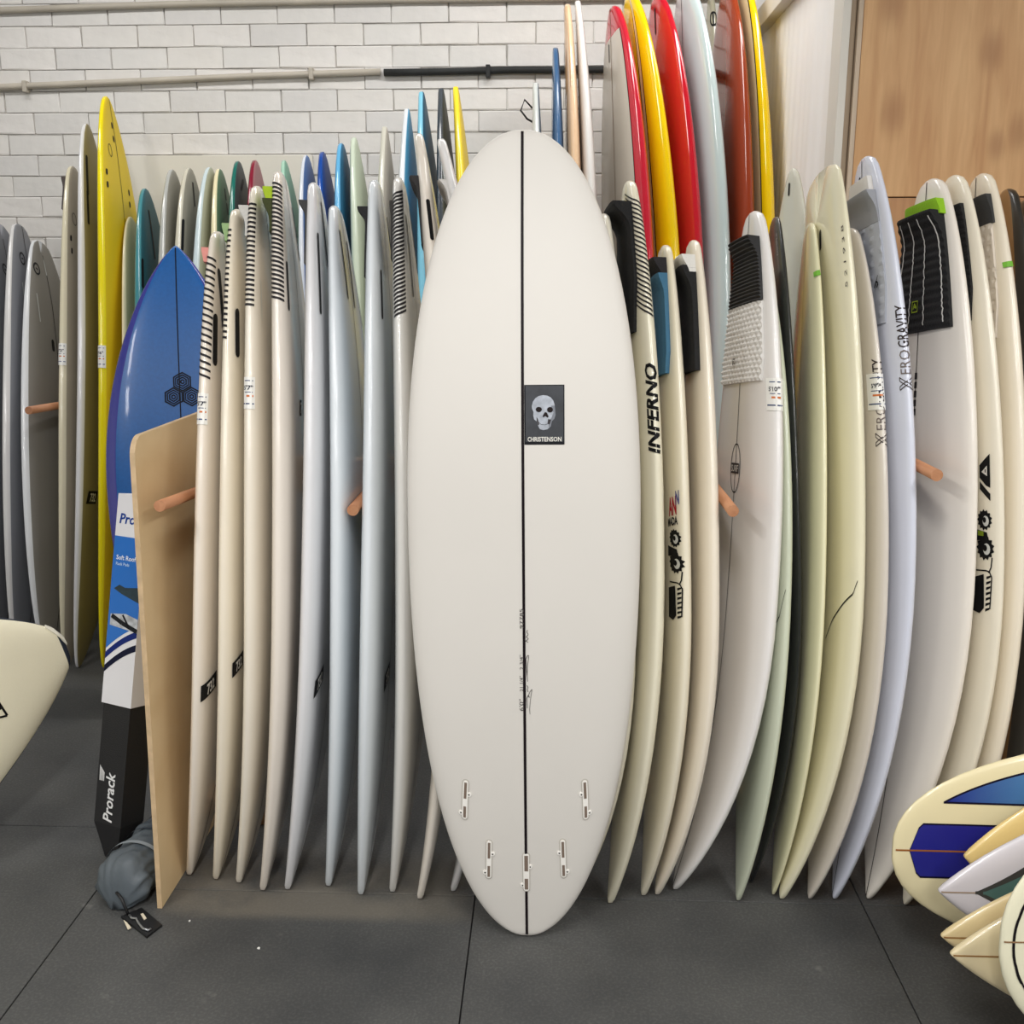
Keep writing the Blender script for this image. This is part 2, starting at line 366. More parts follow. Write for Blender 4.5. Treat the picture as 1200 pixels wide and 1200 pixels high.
    for row in range(-26,16):
        z=zl+row*0.0862
        if z<0.0 or z>3.1: continue
        off=0.0 if row%2 else 0.12
        for k in range(-9,14):
            x=xj+off+0.24*k+rr.uniform(-0.0012,0.0012)
            if x<-4.1 or x>1.05: continue
            jx=rr.uniform(-0.0015,0.0015); pr=rr.choice(protos); ii=protos.index(pr)
            if -2.85<x<0.86 and 1.50<z<2.72 and cnt<300:
                o=bpy.data.objects.new('brick',pr); COL.objects.link(o); o.parent=wall; o.location=(x,WALL_Y+jx,z+0.002); cnt+=1
            else:
                b0=len(V); V+=[(x+c[0],WALL_Y+c[1],z+0.002+c[2]) for c in [tuple(v.co) for v in pr.vertices]]; F+=[tuple(b0+i for i in p.vertices) for p in pr.polygons]
    o=mesh_obj('brickwork',V,F,bmats[0],wall); tag(o,kind='stuff')
    # left wall, ceiling
    tag(bm_obj('wall_left',box_bm(-4.3,-4.2,-3.0,WALL_Y,-0.1,3.2),mat('white_paint',(214,212,206),0.8,noise=0.04)),kind='structure')
    tag(bm_obj('ceiling',box_bm(-4.3,3.7,-3.0,WALL_Y+0.2,3.2,3.3),mat('ceiling_paint',(205,205,203),0.85,noise=0.03)),kind='structure')
    tag(bm_obj('wall_side',box_bm(3.6,3.7,-3.0,WALL_Y,-0.1,3.2),mat('white_paint',(214,212,206),0.8)),kind='structure')
    # cream sheet screwed to the brickwork behind the boards
    x0=at(147,182,WALL_Y-0.02)[0]; x1=at(366,182,WALL_Y-0.02)[0]; zt=at(250,182,WALL_Y-0.02)[2]
    tag(bm_obj('trim_1',box_bm(x0,x1,WALL_Y-0.024,WALL_Y-0.0105,0.6,zt,0.002),mat('cream_sheet',(232,228,216),0.55,noise=0.02)),kind='structure')
    # plywood wall facing the shop, right of the longboards
    PX=at(1006,100,3.06)[0]; PY=3.06
    core=bm_obj('wall_right',box_bm(PX+0.006,3.6,PY+0.02,PY+0.1,-0.016,3.2),mat('stud_timber',(120,92,66),0.8,noise=0.1)); tag(core,kind='structure')
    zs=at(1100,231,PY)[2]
    pw=wood('ply_upper',(224,180,128),(200,150,100),0.5); pl=wood('ply_lower_shaded',(200,152,106),(172,122,82),0.55)  # lower sheet's darker brown has the boards' shadow painted in
    sx=[PX,PX+1.2,PX+2.4,3.59]
    nt=pw.node_tree; b=nt.nodes['Principled BSDF']; src=b.inputs['Base Color'].links[0].from_socket; geo=nt.nodes.new('ShaderNodeNewGeometry'); acc=None
    for px,py,r in ((1046,0,0.06),(1046,133,0.055),(1194,155,0.05),(1162,60,0.05),(1168,170,0.04)):
        c=at(px,py,PY); mp=nt.nodes.new('ShaderNodeMapping'); mp.vector_type='POINT'; mp.inputs['Location'].default_value=(-c[0],-c[1],-c[2]*0.6); mp.inputs['Scale'].default_value=(1,1,0.6); nt.links.new(geo.outputs['Position'],mp.inputs[0])
        ln=nt.nodes.new('ShaderNodeVectorMath'); ln.operation='LENGTH'; nt.links.new(mp.outputs[0],ln.inputs[0])
        q=nt.nodes.new('ShaderNodeMapRange'); q.interpolation_type='SMOOTHSTEP'; q.inputs[1].default_value=r; q.inputs[2].default_value=0.004; q.inputs[4].default_value=0.5; nt.links.new(ln.outputs['Value'],q.inputs[0])
        if acc is None: acc=q.outputs[0]
        else:
            m2=nt.nodes.new('ShaderNodeMath'); m2.operation='MAXIMUM'; nt.links.new(acc,m2.inputs[0]); nt.links.new(q.outputs[0],m2.inputs[1]); acc=m2.outputs[0]
    mx=nt.nodes.new('ShaderNodeMix'); mx.data_type='RGBA'; nt.links.new(acc,mx.inputs[0]); nt.links.new(src,mx.inputs[6]); mx.inputs[7].default_value=(*srgb((150,98,56)),1); nt.links.new(mx.outputs[2],b.inputs['Base Color'])
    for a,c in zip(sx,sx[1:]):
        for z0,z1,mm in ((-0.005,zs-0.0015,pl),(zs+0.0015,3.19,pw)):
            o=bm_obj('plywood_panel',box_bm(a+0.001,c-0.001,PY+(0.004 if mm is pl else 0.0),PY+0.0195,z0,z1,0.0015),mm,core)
    # timber edge strips at the corner
    for i,(a,c,y0,col,nm) in enumerate(((-0.058,-0.036,PY-0.012,(226,222,212),2),(-0.034,-0.016,PY+0.01,(186,164,138),3),(-0.014,-0.0005,PY-0.004,(216,196,172),4))):
        tag(bm_obj('trim_%d'%nm,box_bm(PX+a,PX+c,y0,PY+0.09,-0.005,3.19,0.002),wood('strip_%d'%nm,col,tuple(int(v*0.86) for v in col),0.55) if i else mat('white_strip',col,0.4)),kind='structure')
    # white partition running back to the brickwork, with a hanging sheet in soft folds
    CX=PX-0.05
    tag(bm_obj('wall_partition',box_bm(CX+0.05,CX+0.09,PY+0.09,WALL_Y-0.012,-0.005,2.50),mat('partition_paint',(214,208,202),0.7)),kind='structure')
    zt=at(905,26,4.3)[2]
    V=[];F=[]; n=150; zz=[0.25+(zt-0.25)*k/14 for k in range(15)]; y0=PY+0.03; y1=WALL_Y-0.03
    for i in range(n+1):
        f=i/n; y=y0+(y1-y0)*f
        for k,z in enumerate(zz):
            amp=0.003+0.006*(1-f); x=CX+0.03+amp*math.sin(34*f+0.6*math.sin(9*f)+0.25*z)*(0.55+0.45*math.sin(7*f+1.0))+0.0012*math.sin(120*f+z)
            V.append((x,y,z))
    w=len(zz)
    for i in range(n):
        for k in range(w-1): q=i*w+k; F.append((q,q+1,q+w+1,q+w))
    N=len(V); V+=[(v[0]+0.003,v[1],v[2]) for v in V]; F+=[tuple(N+i for i in reversed(f)) for f in F]
    root=empty('hanging_sheet',(CX,(y0+y1)/2,0.25))
    mesh_obj('sheet',V,F,mat('white_sheet',(244,242,239),0.5,noise=0.02),root,(CX,(y0+y1)/2,0.25),True)
    bm=box_bm(-0.012,0.05,-(y1-y0)/2,(y1-y0)/2,zt-0.25-0.03,zt-0.25+0.045,0.003)
    bm_obj('head_rail',bm,mat('rail_paint',(222,216,206),0.5),root)
    tag(root,'white sheet hanging in vertical folds from a rail beside the yellow edged longboard','curtain')
setting()
# ---------------------------------------------------------------- pipes on the brickwork
def pipe(name,pts,r,m,label,clips=()):
    P=[at(x,y,WALL_Y-0.011-r) for x,y in pts]; root=empty(name,tuple(P[0])); V,F=tube(P,r,10)
    mesh_obj('pipe_run',V,F,m,root,P[0],True)
    for x,y in clips:
        c=at(x,y,WALL_Y-0.011-r)-P[0]; bm=box_bm(c[0]-0.009,c[0]+0.009,c[1]-r-0.003,c[1]+r+0.008,c[2]-r-0.012,c[2]+r+0.008,0.003); bm_obj('pipe_clip',bm,m,root)
    return tag(root,label,'pipe')
cp=mat('painted_conduit',(196,188,174),0.5,noise=0.12,scale=8)
pipe('wall_pipe',[(-420,121),(0,102),(120,97),(300,89),(446,84)],0.013,cp,'beige painted pipe across the white brick, ending at the black lagging',((365,86),(30,101)))
pipe('wall_pipe',[(-420,27),(200,5),(450,0),(720,-3),(850,-4)],0.013,cp,'thin beige pipe high on the white brick above all boards')
pipe('lagged_pipe',[(450,85),(520,84),(600,82),(660,82),(860,80)],0.0145,mat('black_lagging',(40,42,42),0.75,noise=0.3,scale=12,bump=0.5),'black foam lagged pipe on the white brick wall',((572,83),))
# ================================================================= SURFBOARDS
FRONT={ # nose on floor (photo px), top (photo px), (turn, width, nose rocker, tail rocker, lean, widest, thickness)
'b1':((222, 1027),(257, 272),(0.65, 0.482, 0.083, 0.036, 0.301, 0.49, 0.054)),
'b2':((253, 1032),(280, 246),(0.219, 0.482, 0.083, 0.042, 0.3, 0.489, 0.054)),
'b3':((280, 1036),(303, 219),(0.782, 0.479, 0.09, 0.039, 0.3, 0.488, 0.054)),
'b4':((308, 1045),(328, 202),(3.705, 0.479, 0.078, 0.046, 0.299, 0.486, 0.054)),
'b5':((337, 1044),(369, 215),(1.554, 0.48, 0.078, 0.049, 0.303, 0.493, 0.054)),
'b6':((385, 1040),(393, 242),(0.211, 0.477, 0.062, 0.053, 0.302, 0.499, 0.054)),
'b7':((423, 1050),(440, 212),(-0.184, 0.483, 0.04, 0.041, 0.302, 0.492, 0.054)),
'b8':((460, 1047),(468, 209),(0.03, 0.482, 0.062, 0.036, 0.304, 0.488, 0.054)),
'b9':((492, 1055),(491, 157),(2.16, 0.472, 0.097, 0.066, 0.321, 0.501, 0.054)),
'b10':((531, 1046),(517, 163),(3.036, 0.48, 0.125, 0.103, 0.301, 0.515, 0.054)),
'A0':((672, 1052),(707, 251),(5.674, 0.485, 0.113, 0.01, 0.258, 0.443, 0.05)),
'A':((715, 1060),(737, 213),(5.613, 0.477, 0.077, 0.022, 0.299, 0.487, 0.054)),
'B':((754, 1051),(779, 288),(4.311, 0.47, 0.069, -0.004, 0.299, 0.488, 0.05)),
'C':((770, 1050),(812, 282),(3.235, 0.469, 0.094, 0.004, 0.282, 0.47, 0.05)),
'W':((791, 1044),(884, 248),(7.567, 0.488, 0.112, 0.032, 0.267, 0.449, 0.054)),
'D':((865, 1057),(894, 314),(1.756, 0.459, 0.037, 0.031, 0.375, 0.486, 0.042)),
'E':((880, 1036),(908, 255),(-0.586, 0.45, 0.086, -0.004, 0.359, 0.476, 0.030)),
'F':((906, 1050),(949, 262),(-2.383, 0.462, 0.057, -0.0, 0.312, 0.505, 0.031)),
'G':((916, 1055),(964, 199),(2.768, 0.467, 0.106, 0.027, 0.327, 0.481, 0.052)),
'H':((949, 1055),(995, 268),(4.127, 0.473, 0.076, 0.019, 0.306, 0.487, 0.042)),
'I':((978, 1055),(1015, 184),(4.24, 0.462, 0.09, 0.029, 0.309, 0.502, 0.048)),
'J':((1018, 1055),(1092, 210),(9.617, 0.472, 0.082, 0.02, 0.283, 0.461, 0.054)),
'K':((1061, 1062),(1117, 206),(5.307, 0.458, 0.105, 0.015, 0.301, 0.481, 0.048)),
'L':((1100, 1062),(1150, 204),(2.971, 0.447, 0.066, 0.018, 0.306, 0.482, 0.054)),
'M':((1140, 1055),(1180, 222),(0.5, 0.424, 0.057, -0.005, 0.351, 0.45, 0.05)),
'N':((1176, 1050),(1201, 235),(0.5, 0.424, 0.057, 0.0, 0.36, 0.45, 0.05)),
}
def front_shape(k,**kw):
    b,t,(phi,W,r0,r1,lean,tm,TH)=FRONT[k]; B=on_floor(*b); B[2]=0.004; T=at(t[0],t[1],B[1]+lean)
    return Shape(B,T,phi,W=W,r0=r0,r1=r1,tm=tm,TH=TH,**kw)
def board(sh,label,group=None,name='surfboard'):
    r=empty(name,tuple(sh.B)); tag(r,label,'surfboard',group); return r
def stringer(root,sh,deck,col=(38,30,30),wid=0.0035,t0=0.005,t1=0.995): return strip(root,sh,ink(col),t0,t1,lambda t:0.0,wid,deck)
def slot(root,sh,px,py,deck,h=0.11,w=0.016,col=(22,22,24),rot=0.0,name='fin_box'):
    t,x=sh.locate(px,py,deck); return decal(root,sh,poly_bm(capsule(w,h)),ink(col),t,x,deck,name=name,rot=rot,off=0.0013)
def price_tag(root,sh,px,py,deck,size="5'7\"",w=0.034,h=0.075,rail=None):
    t,x=(sh.locate(px,py,deck) if rail is None else (sh.locate_rail(py),rail))
    o=decal(root,sh,poly_bm(rect(w,h)),mat('label_paper',(240,239,234),0.55),t,x,deck,name='price_tag',off=0.0016,step=0.008,ystep=0.02)
    bm=text_bm(size,0.010,0.02); 
    for v in bm.verts: v.co.y+=h*0.16
    decal(o,sh,bm,ink((40,44,60)),t,x,deck,name='size_print',off=0.0024,step=0.02)
    for q in (rect(w*0.55,0.0022,0.002,h*0.38),rect(w*0.5,0.0018,0.002,h*0.02),rect(w*0.8,0.003,0,-h*0.34)): decal(o,sh,poly_bm(q),ink((70,84,120)),t,x,deck,name='print_line',off=0.0024)
    bm=poly_bm(rect(w*0.42,0.0045,0.005,-h*0.1)); decal(o,sh,bm,ink((206,120,70)),t,x,deck,name='price_print',off=0.0024)
    return o
def shop_logo(root,sh,px,py,deck,w=0.075,h=0.036,rot=0.30,rail=None,sx=0.0,txt='732'):
    """black slanted badge with pale figures"""
    t,x=(sh.locate(px,py,deck) if rail is None else (sh.locate_rail(py),rail)); k=0.012
    def sh2(p): return [(a+b*0.28+sx,b+a*0.0) for a,b in p]
    o=decal(root,sh,poly_bm(sh2(rect(w,h))),ink(BLACK),t,x,deck,name='badge',rot=rot,step=0.008)
    bm=text_bm(txt,h*0.62,0.03,0.25,0.82)
    for v in bm.verts: v.co.x+=sx+0.002
    decal(o,sh,bm,ink((226,222,214)),t,x,deck,name='badge_figures',rot=rot,off=0.0019,step=0.008)
    return o
def edge_text(root,sh,s,px,py,deck,h,length,col=BLACK,bold=0.02,shear=0.0,rot=math.pi/2,name='lettering',off=0.0012):
    t,x=sh.locate(px,py,deck); bm=text_bm(s,h,bold,shear); xs=[v.co.x for v in bm.verts]; k=length/(max(xs)-min(xs))
    for v in bm.verts: v.co.x*=k
    return decal(root,sh,bm,ink(col),t,x,deck,name=name,rot=rot,step=0.01,ystep=0.01,off=off)
def kick(root,sh,col,t0=0.86,t1=0.975,k=0.03,base=0.006,wf=0.11,name='traction_pad',relief=None,kt=0.03):
    return pad(root,sh,mat('grip_%d_%d_%d'%col,col,0.85,bump=0.4,bscale=250),t0,t1,lambda t:min(wf,sh.hw(t)*0.86),name=name,kick=k,base=base,relief=relief,kt=kt,n=24,m=12)
WARM=(236,229,216); COOL=(226,230,234); NEUT=(232,229,224); CREAM=(236,228,196); GREYW=(214,213,212)
LG='white boards standing on their noses left of the round-nosed board'; RG='boards standing on their noses right of the round-nosed board'
# ---- left rack, nearest the brick wall side first
S={}
def lb(k,col,label,rough=0.2,strg=True,**kw):
    sh=front_shape(k,**kw); S[k]=sh; r=board(sh,label,LG); body(r,sh,[glass(col,rough)])
    if strg: stringer(r,sh,False)
    return r,sh
r,sh=lb('b1',(236,226,212),'off-white striped-rail surfboard standing against the plywood sheet, pink pad at tail')
stripes(r,sh,300,440,19,0.052,-0.004,0.3); slot(r,sh,259,350,False,0.15,0.022); slot(r,sh,252,398,False,0.13,0.024); price_tag(r,sh,0,478,True,rail=0.9995); shop_logo(r,sh,246,804,False,0.085,0.04); kick(r,sh,(226,150,140),0.945,0.968,0.012)
r,sh=lb('b2',(240,230,210),'cream striped-rail surfboard with pale green pad, second from the plywood sheet')
stripes(r,sh,268,395,20,0.03,-0.012,0.12); slot(r,sh,278,390,False,0.12,0.022); shop_logo(r,sh,279,778,False,0.07,0.036); kick(r,sh,(150,180,126),0.945,0.972,0.012)
r,sh=lb('b3',(238,230,214),'white striped-rail surfboard with a white pad and a price tag on its rail')
stripes(r,sh,238,355,22,0.036,-0.004,0.05); slot(r,sh,306,352,False,0.10,0.005,(200,200,190)); price_tag(r,sh,0,462,True,rail=0.9995); kick(r,sh,(206,204,198),0.92,0.965,0.02)
r,sh=lb('b4',(238,229,217),'tall white surfboard with long column of black rail stripes and lime pad')
stripes(r,sh,216,350,27,0.05,0.0,0.2); slot(r,sh,337,335,False,0.12,0.016); slot(r,sh,347,275,False,0.13,0.016); shop_logo(r,sh,352,478,False,0.02,0.04,0.0,txt='7'); kick(r,sh,(60,66,30),0.91,0.955,0.018); kick(r,sh,(168,196,40),0.955,0.972,0.012,0.012,name='pad_tail_piece')
r,sh=lb('b5',(228,228,230),'cool white surfboard with grey and black tail pad and black fin boxes')
slot(r,sh,374,320,False,0.2,0.014); slot(r,sh,380,275,False,0.16,0.014); shop_logo(r,sh,374,798,False,0.085,0.042); kick(r,sh,(62,62,62),0.88,0.968,0.017,0.004,kt=0.022)
r,sh=lb('b6',(222,228,232),'bluish white surfboard with three long dark fin boxes, tail lower than its neighbours')
for px,py in ((403,310),(411,322),(419,345)): slot(r,sh,px,py,False,0.17,0.012,(34,30,30))
r,sh=lb('b7',(224,230,234),'bluish white surfboard with a black kick pad beside the projecting dowel')
slot(r,sh,447,345,False,0.12,0.016); slot(r,sh,457,280,False,0.10,0.014); slot(r,sh,448,300,False,0.12,0.005,(214,216,214)); shop_logo(r,sh,453,793,False,0.075,0.042); kick(r,sh,(28,28,30),0.86,0.955,0.021,0.004,kt=0.022)
r,sh=lb('b8',(228,226,220),'white surfboard with slanted black rail stripes and dark fin boxes next to the stepped tails')
stripes(r,sh,225,365,31,0.042,0.006,-0.45); slot(r,sh,480,300,False,0.2,0.016); slot(r,sh,488,280,False,0.16,0.016); kick(r,sh,(50,48,46),0.88,0.96,0.004,0.004)
r,sh=lb('b9',(236,228,216),'cream surfboard with stepped wing tail and a black and grey pad',wing=(0.06,0.28))
kick(r,sh,(44,42,42),0.85,0.935,0.016,0.004,kt=0.022); slot(r,sh,504,300,False,0.1,0.01)
r,sh=lb('b10',(232,231,230),'white surfboard with stepped wing tail, half hidden by the round-nosed board',wing=(0.065,0.3))
kick(r,sh,(206,204,200),0.86,0.94,0.014,0.004,kt=0.022)
# ---- right rack
def rb(k,col,label,rough=0.24,deck_line=False,**kw):
    sh=front_shape(k,**kw); S[k]=sh; r=board(sh,label,RG); body(r,sh,[glass(col,rough)])
    if deck_line: stringer(r,sh,True,wid=0.003)
    return r,sh
r,sh=rb('A0',(232,226,208),'plain cream surfboard mostly hidden behind the round-nosed board')
r,sh=rb('A',(236,230,206),'cream surfboard with bold black slanted lettering, striped rail and thick black tail pad')
stripes(r,sh,228,362,24,0.072,-0.022,0.55,th=0.005)
pad(r,sh,mat('grip_black',(20,20,21),0.85,bump=0.5,bscale=200),0.79,0.965,lambda t:min(0.13,sh.hw(t)*0.84),kick=0.036,kt=0.035,base=0.007)
edge_text(r,sh,'INFERNO',764,479,True,0.030,0.205,bold=0.035,shear=0.2)
r,sh=rb('B',(236,228,206),'cream surfboard with blue tail pad, red and blue print and a gear sticker')
kick(r,sh,(62,110,140),0.80,0.95,0.012,0.010,0.14); kick(r,sh,(30,28,32),0.95,0.975,0.02,0.012,0.10,name='pad_tail_piece')
def monster(root,sh,px,py,deck,s=1.0,accent=None,wide=1.0):
    """black sticker: two toothed wheels above a serrated blade"""
    t,x=sh.locate(px,py,deck)
    def pb(*P): return poly_bm(*[[(a*wide,b) for a,b in q] for q in P])
    def gear(cx,cy,R,n=13): return [(cx+R*(1.0 if i%2 else 0.8)*math.cos(math.pi*i/n),cy+R*(1.0 if i%2 else 0.8)*math.sin(math.pi*i/n)) for i in range(2*n)]
    P=[gear(0.004*s,0.075*s,0.022*s),gear(0.006*s,0.018*s,0.026*s),[(-0.026*s,0.055*s),(0.012*s,0.05*s),(0.016*s,0.036*s),(-0.026*s,0.03*s)],
       [(-0.026*s,-0.045*s),(0.004*s,-0.036*s),(0.008*s,-0.105*s),(-0.004*s,-0.118*s),(-0.026*s,-0.115*s)]]
    o=decal(root,sh,pb(*P),ink(BLACK),t,x,deck,name='sticker',step=0.008)
    Q=[ell(0.009*s,0.073*s,0.009*s,0.011*s,12),ell(0.012*s,0.016*s,0.010*s,0.012*s,12)]
    [decal(o,sh,pb(q),ink((206,206,200)),t,x,deck,name='wheel_hub',off=0.0019) for q in Q]
    Q=[ell(0.006*s,0.075*s,0.005*s,0.006*s,10),ell(0.008*s,0.018*s,0.006*s,0.007*s,10)]
    [decal(o,sh,pb(q),ink(BLACK),t,x,deck,name='wheel_axle',off=0.0025) for q in Q]
    Q=[[(0.012*s,-0.04*s-0.011*s*i),(0.024*s,-0.036*s-0.011*s*i),(0.023*s,-0.0405*s-0.011*s*i),(0.012*s,-0.046*s-0.011*s*i)] for i in range(7)]+ribbon([(-0.02*s,-0.03*s),(0.012*s,-0.028*s),(0.02*s,-0.03*s),(0.026*s,-0.04*s),(0.024*s,-0.105*s)],0.003*s)+ribbon([(0.026*s,0.0),(0.024*s,-0.02*s),(0.018*s,-0.032*s)],0.003*s)
    decal(o,sh,pb(*Q),ink(BLACK),t,x,deck,name='blade_teeth')
    if accent: decal(o,sh,pb(rect(0.018*s,0.01*s,-0.006*s,0.047*s)),ink(accent),t,x,deck,name='sticker_accent',off=0.002)
    return o
monster(r,sh,790,668,True,1.0,wide=1.5)
edge_text(r,sh,'AN',788,593,True,0.040,0.052,(170,26,40),0.03,0.2,0.15); edge_text(r,sh,'N',794,583,True,0.03,0.02,(60,70,130),0.03,0.3,0.15,off=0.0016)
edge_text(r,sh,'MADA',788,611,True,0.018,0.06,BLACK,0.03,0.1,0.15)
r,sh=rb('C',(238,228,210),'cream surfboard with black and white tail pad beside the dowel',)
pad(r,sh,mat('grip_black',(20,20,21),0.85),0.80,0.955,lambda t:min(0.15,sh.hw(t)*0.86),kick=0.02,kt=0.04,base=0.012); kick(r,sh,(222,220,214),0.945,0.972,0.018,0.014,0.11,name='pad_tail_piece')
def studs(h,p,q=None):
    return lambda d,x: h*(max(0,math.sin(2*math.pi*d/p))*max(0,math.sin(2*math.pi*x/(q or p))))**0.7
def studs45(h,p): return lambda d,x: h*max(0.0,1-1.35*max(abs((((d+x)/p)%1)-0.5),abs((((d-x)/p)%1)-0.5))*2)
def ribs(h,p): return lambda d,x: h*(0.5+0.5*math.sin(2*math.pi*d/p))
r,sh=rb('W',(234,231,228),'white surfboard with black ribbed and white studded tail pad and oval stringer logo',deck_line=True)
wfn=lambda t:min(0.145,sh.hw(t)*0.80)
pad(r,sh,mat('grip_black_glossy',(24,24,26),0.6),0.868,0.958,wfn,kick=0.022,kt=0.03,base=0.006,relief=ribs(0.004,0.009),n=90,m=12)
pad(r,sh,mat('grip_white',(216,213,208),0.8),0.757,0.866,lambda t:wfn(t)*(1.0),name='front_pad',kick=0,base=0.005,relief=studs45(0.007,0.024),n=76,m=76)
t,x=sh.locate(857,548,True); o=decal(r,sh,poly_bm(*ring(ell(0,0,0.036,0.062,28),ell(0,0,0.0325,0.059,28))),ink(BLACK),t,0,True,name='oval_logo'); decal(o,sh,poly_bm(rect(0.056,0.026,0,0)),ink((52,48,50)),t,0,True,name='logo_block',off=0.0018)
bm=text_bm('SURF',0.016,0.01); decal(o,sh,bm,ink((210,208,204)),t,0,True,name='logo_letters',off=0.0026)
edge_text(r,sh,'EG',866,424,True,0.014,0.02,BLACK,0.03,0,0.0,name='pad_mark',off=0.0135)
price_tag(r,sh,907,462,True,"5'10\"",0.05,0.075)
r,sh=rb('D',(206,212,190),'pale green surfboard between the studded-pad board and the black board')
def curve_line(r,sh,pts,deck,wid=0.0035,col=(24,22,24)):
    tx=[sh.locate(px,py,deck) for px,py in pts]; V=[];F=[]
    n=24; T=np.interp(np.linspace(0,1,n),np.linspace(0,1,len(tx)),[q[0] for q in tx]); X=np.interp(np.linspace(0,1,n),np.linspace(0,1,len(tx)),[q[1] for q in tx])
    for tt,xx in zip(T,X):
        for e in (-1,1): V.append(sh.P(min(max(tt+e*wid/2/sh.L*1.3,0.01),0.99),sh.xa(xx,deck),0.0012))
    for i in range(n-1): F.append((2*i,2*i+1,2*i+3,2*i+2))
    return mesh_obj('pin_line',V,F,ink(col),r,sh.B)
curve_line(r,sh,[(904,748),(908,735),(914,722),(921,711)],True)
r,sh=rb('E',(44,46,47),'thin black surfboard beside the pale green board',0.3)
edge_text(r,sh,'DIMPLE',911,286,True,0.012,0.06,(170,170,168),0.0,0,math.pi/2)
r,sh=rb('F',(234,230,192),'small pale yellow surfboard with a green tape tab near its tail',0.2)
def tape(r,sh,px,py): t,x=sh.locate(px,py,True); decal(r,sh,poly_bm(rect(0.02,0.013)),mat('green_tape',(112,178,52),0.6),t,x,True,name='tape_tab',rot=0.1,off=0.0032,step=0.005)
tape(r,sh,957,321)
strip(r,sh,ink((120,116,100)),0.5,0.992,lambda t:sh.hw(t)*-0.0+0.0,0.0025,True,name='stringer')
r,sh=rb('G',(236,230,200),'large cream swallow-tail surfboard with a black fin slot and curved black pinline',0.2,end1=(1.9,0.72,0.46),notch=0.13)
decal(r,sh,poly_bm(capsule(0.012,0.07)),ink((22,22,24)),0.935,0.22,True,name='fin_box',off=0.0016); curve_line(r,sh,[(968,748),(976,726),(988,708),(1000,696),(1013,683)],True)
edge_text(r,sh,'5 2 1 9 3 8',990,300,True,0.008,0.15,(90,84,80),0.0,0,math.pi/2)
r,sh=rb('H',(216,208,196),'beige grey surfboard with a paper price tag above outlined rail lettering',0.25)
def xero(r,sh,px,py,length,h):
    t,x=sh.locate(px,py,True); bm=text_bm('GRAVITY',h,0.012); xs=[v.co.x for v in bm.verts]; k=length*0.5/(max(xs)-min(xs))
    for v in bm.verts: v.co.x=v.co.x*k+length*0.25
    decal(r,sh,bm,ink((58,50,50)),t,x,True,name='lettering',rot=math.pi/2,step=0.01,ystep=0.01)
    bm=text_bm('ERO',h*0.9,0.0); xs=[v.co.x for v in bm.verts]; k=length*0.28/(max(xs)-min(xs))
    for v in bm.verts: v.co.x=v.co.x*k-length*0.17
    decal(r,sh,bm,ink((120,110,106)),t,x,True,name='outline_lettering',rot=math.pi/2,step=0.01,ystep=0.01)
    # big outlined X
    hh=h*1.25; ww=length*0.15; cx=-length*0.42
    P=[]
    for s in (1,-1):
        q=[(cx-ww/2,-s*hh/2),(cx-ww*0.22,-s*hh/2),(cx+ww/2,s*hh/2),(cx+ww*0.22,s*hh/2)]; P+=ribbon(q+[q[0]],0.0022)
    decal(r,sh,poly_bm(*P),ink((74,66,64)),t,x,True,name='outline_initial',rot=math.pi/2,step=0.01,ystep=0.01)
xero(r,sh,1031,491,0.205,0.028); price_tag(r,sh,1026,459,True,"5'9\"",0.06,0.085)
r,sh=rb('I',(216,220,234),'pale lavender white surfboard with grey tail pad and dark rail lettering',0.25,deck_line=True)
xero(r,sh,1064,407,0.197,0.028)
pad(r,sh,mat('grip_grey',(176,180,190),0.8),0.775,0.905,lambda t:min(0.13,sh.hw(t)*0.78),kick=0.0,base=0.003,relief=studs(0.003,0.03,0.05),n=50,m=40)
pad(r,sh,mat('grip_grey_dark',(150,152,158),0.8),0.905,0.948,lambda t:min(0.12,sh.hw(t)*0.78),name='pad_kick',kick=0.018,kt=0.03,base=0.004,n=20,m=12)
pad(r,sh,mat('grip_white',(216,213,208),0.8),0.948,0.968,lambda t:min(0.08,sh.hw(t)*0.7),name='pad_tail_piece',kick=0.0,base=0.012,n=6,m=8); slot(r,sh,1008,215,True,0.03,0.012,name='leash_plug')
t,x=sh.locate(1031,331,True); decal(r,sh,poly_bm(*ribbon([(-0.01,-0.012),(-0.002,0.004),(0.008,-0.004),(0.002,-0.012)],0.005),*ribbon([(0.0,0.004),(0.006,0.016)],0.003)),ink(BLACK),t,x,True,name='pad_mark',off=0.0085)
r,sh=rb('J',(236,229,218),'white surfboard with large black grip pad, white stitched lines and lime tail piece',deck_line=True)
wj=lambda t:min(0.15,sh.hw(t)*0.80)
pad(r,sh,mat('grip_black',(20,20,21),0.85),0.795,0.950,wj,kick=0.026,kt=0.04,base=0.007,relief=ribs(0.003,0.02),n=80,m=20)
for f in (-0.75,-0.25,0.25,0.85):
    V=[];F=[];rr=random.Random(int(f*100)+200)
    for i in range(41):
        t=0.802+0.14*i/40; d=(0.950-t)*sh.L; k=0.026*math.exp(-(d/0.04)**2); xm=wj(t)*(f+rr.uniform(-0.02,0.02))
        p=sh.pts(t,np.array([xm/sh.hw(t),(xm+0.004)/sh.hw(t)]),np.array([True,True])); V+=[p[0]+sh.n*(0.0112+k),p[1]+sh.n*(0.0112+k)]
    F=[(2*i,2*i+1,2*i+3,2*i+2) for i in range(40)]; mesh_obj('pad_piping',V,F,ink((214,212,206)),r,sh.B)
kick(r,sh,(140,190,30),0.945,0.966,0.006,0.014,0.10,name='pad_tail_piece',kt=0.02)
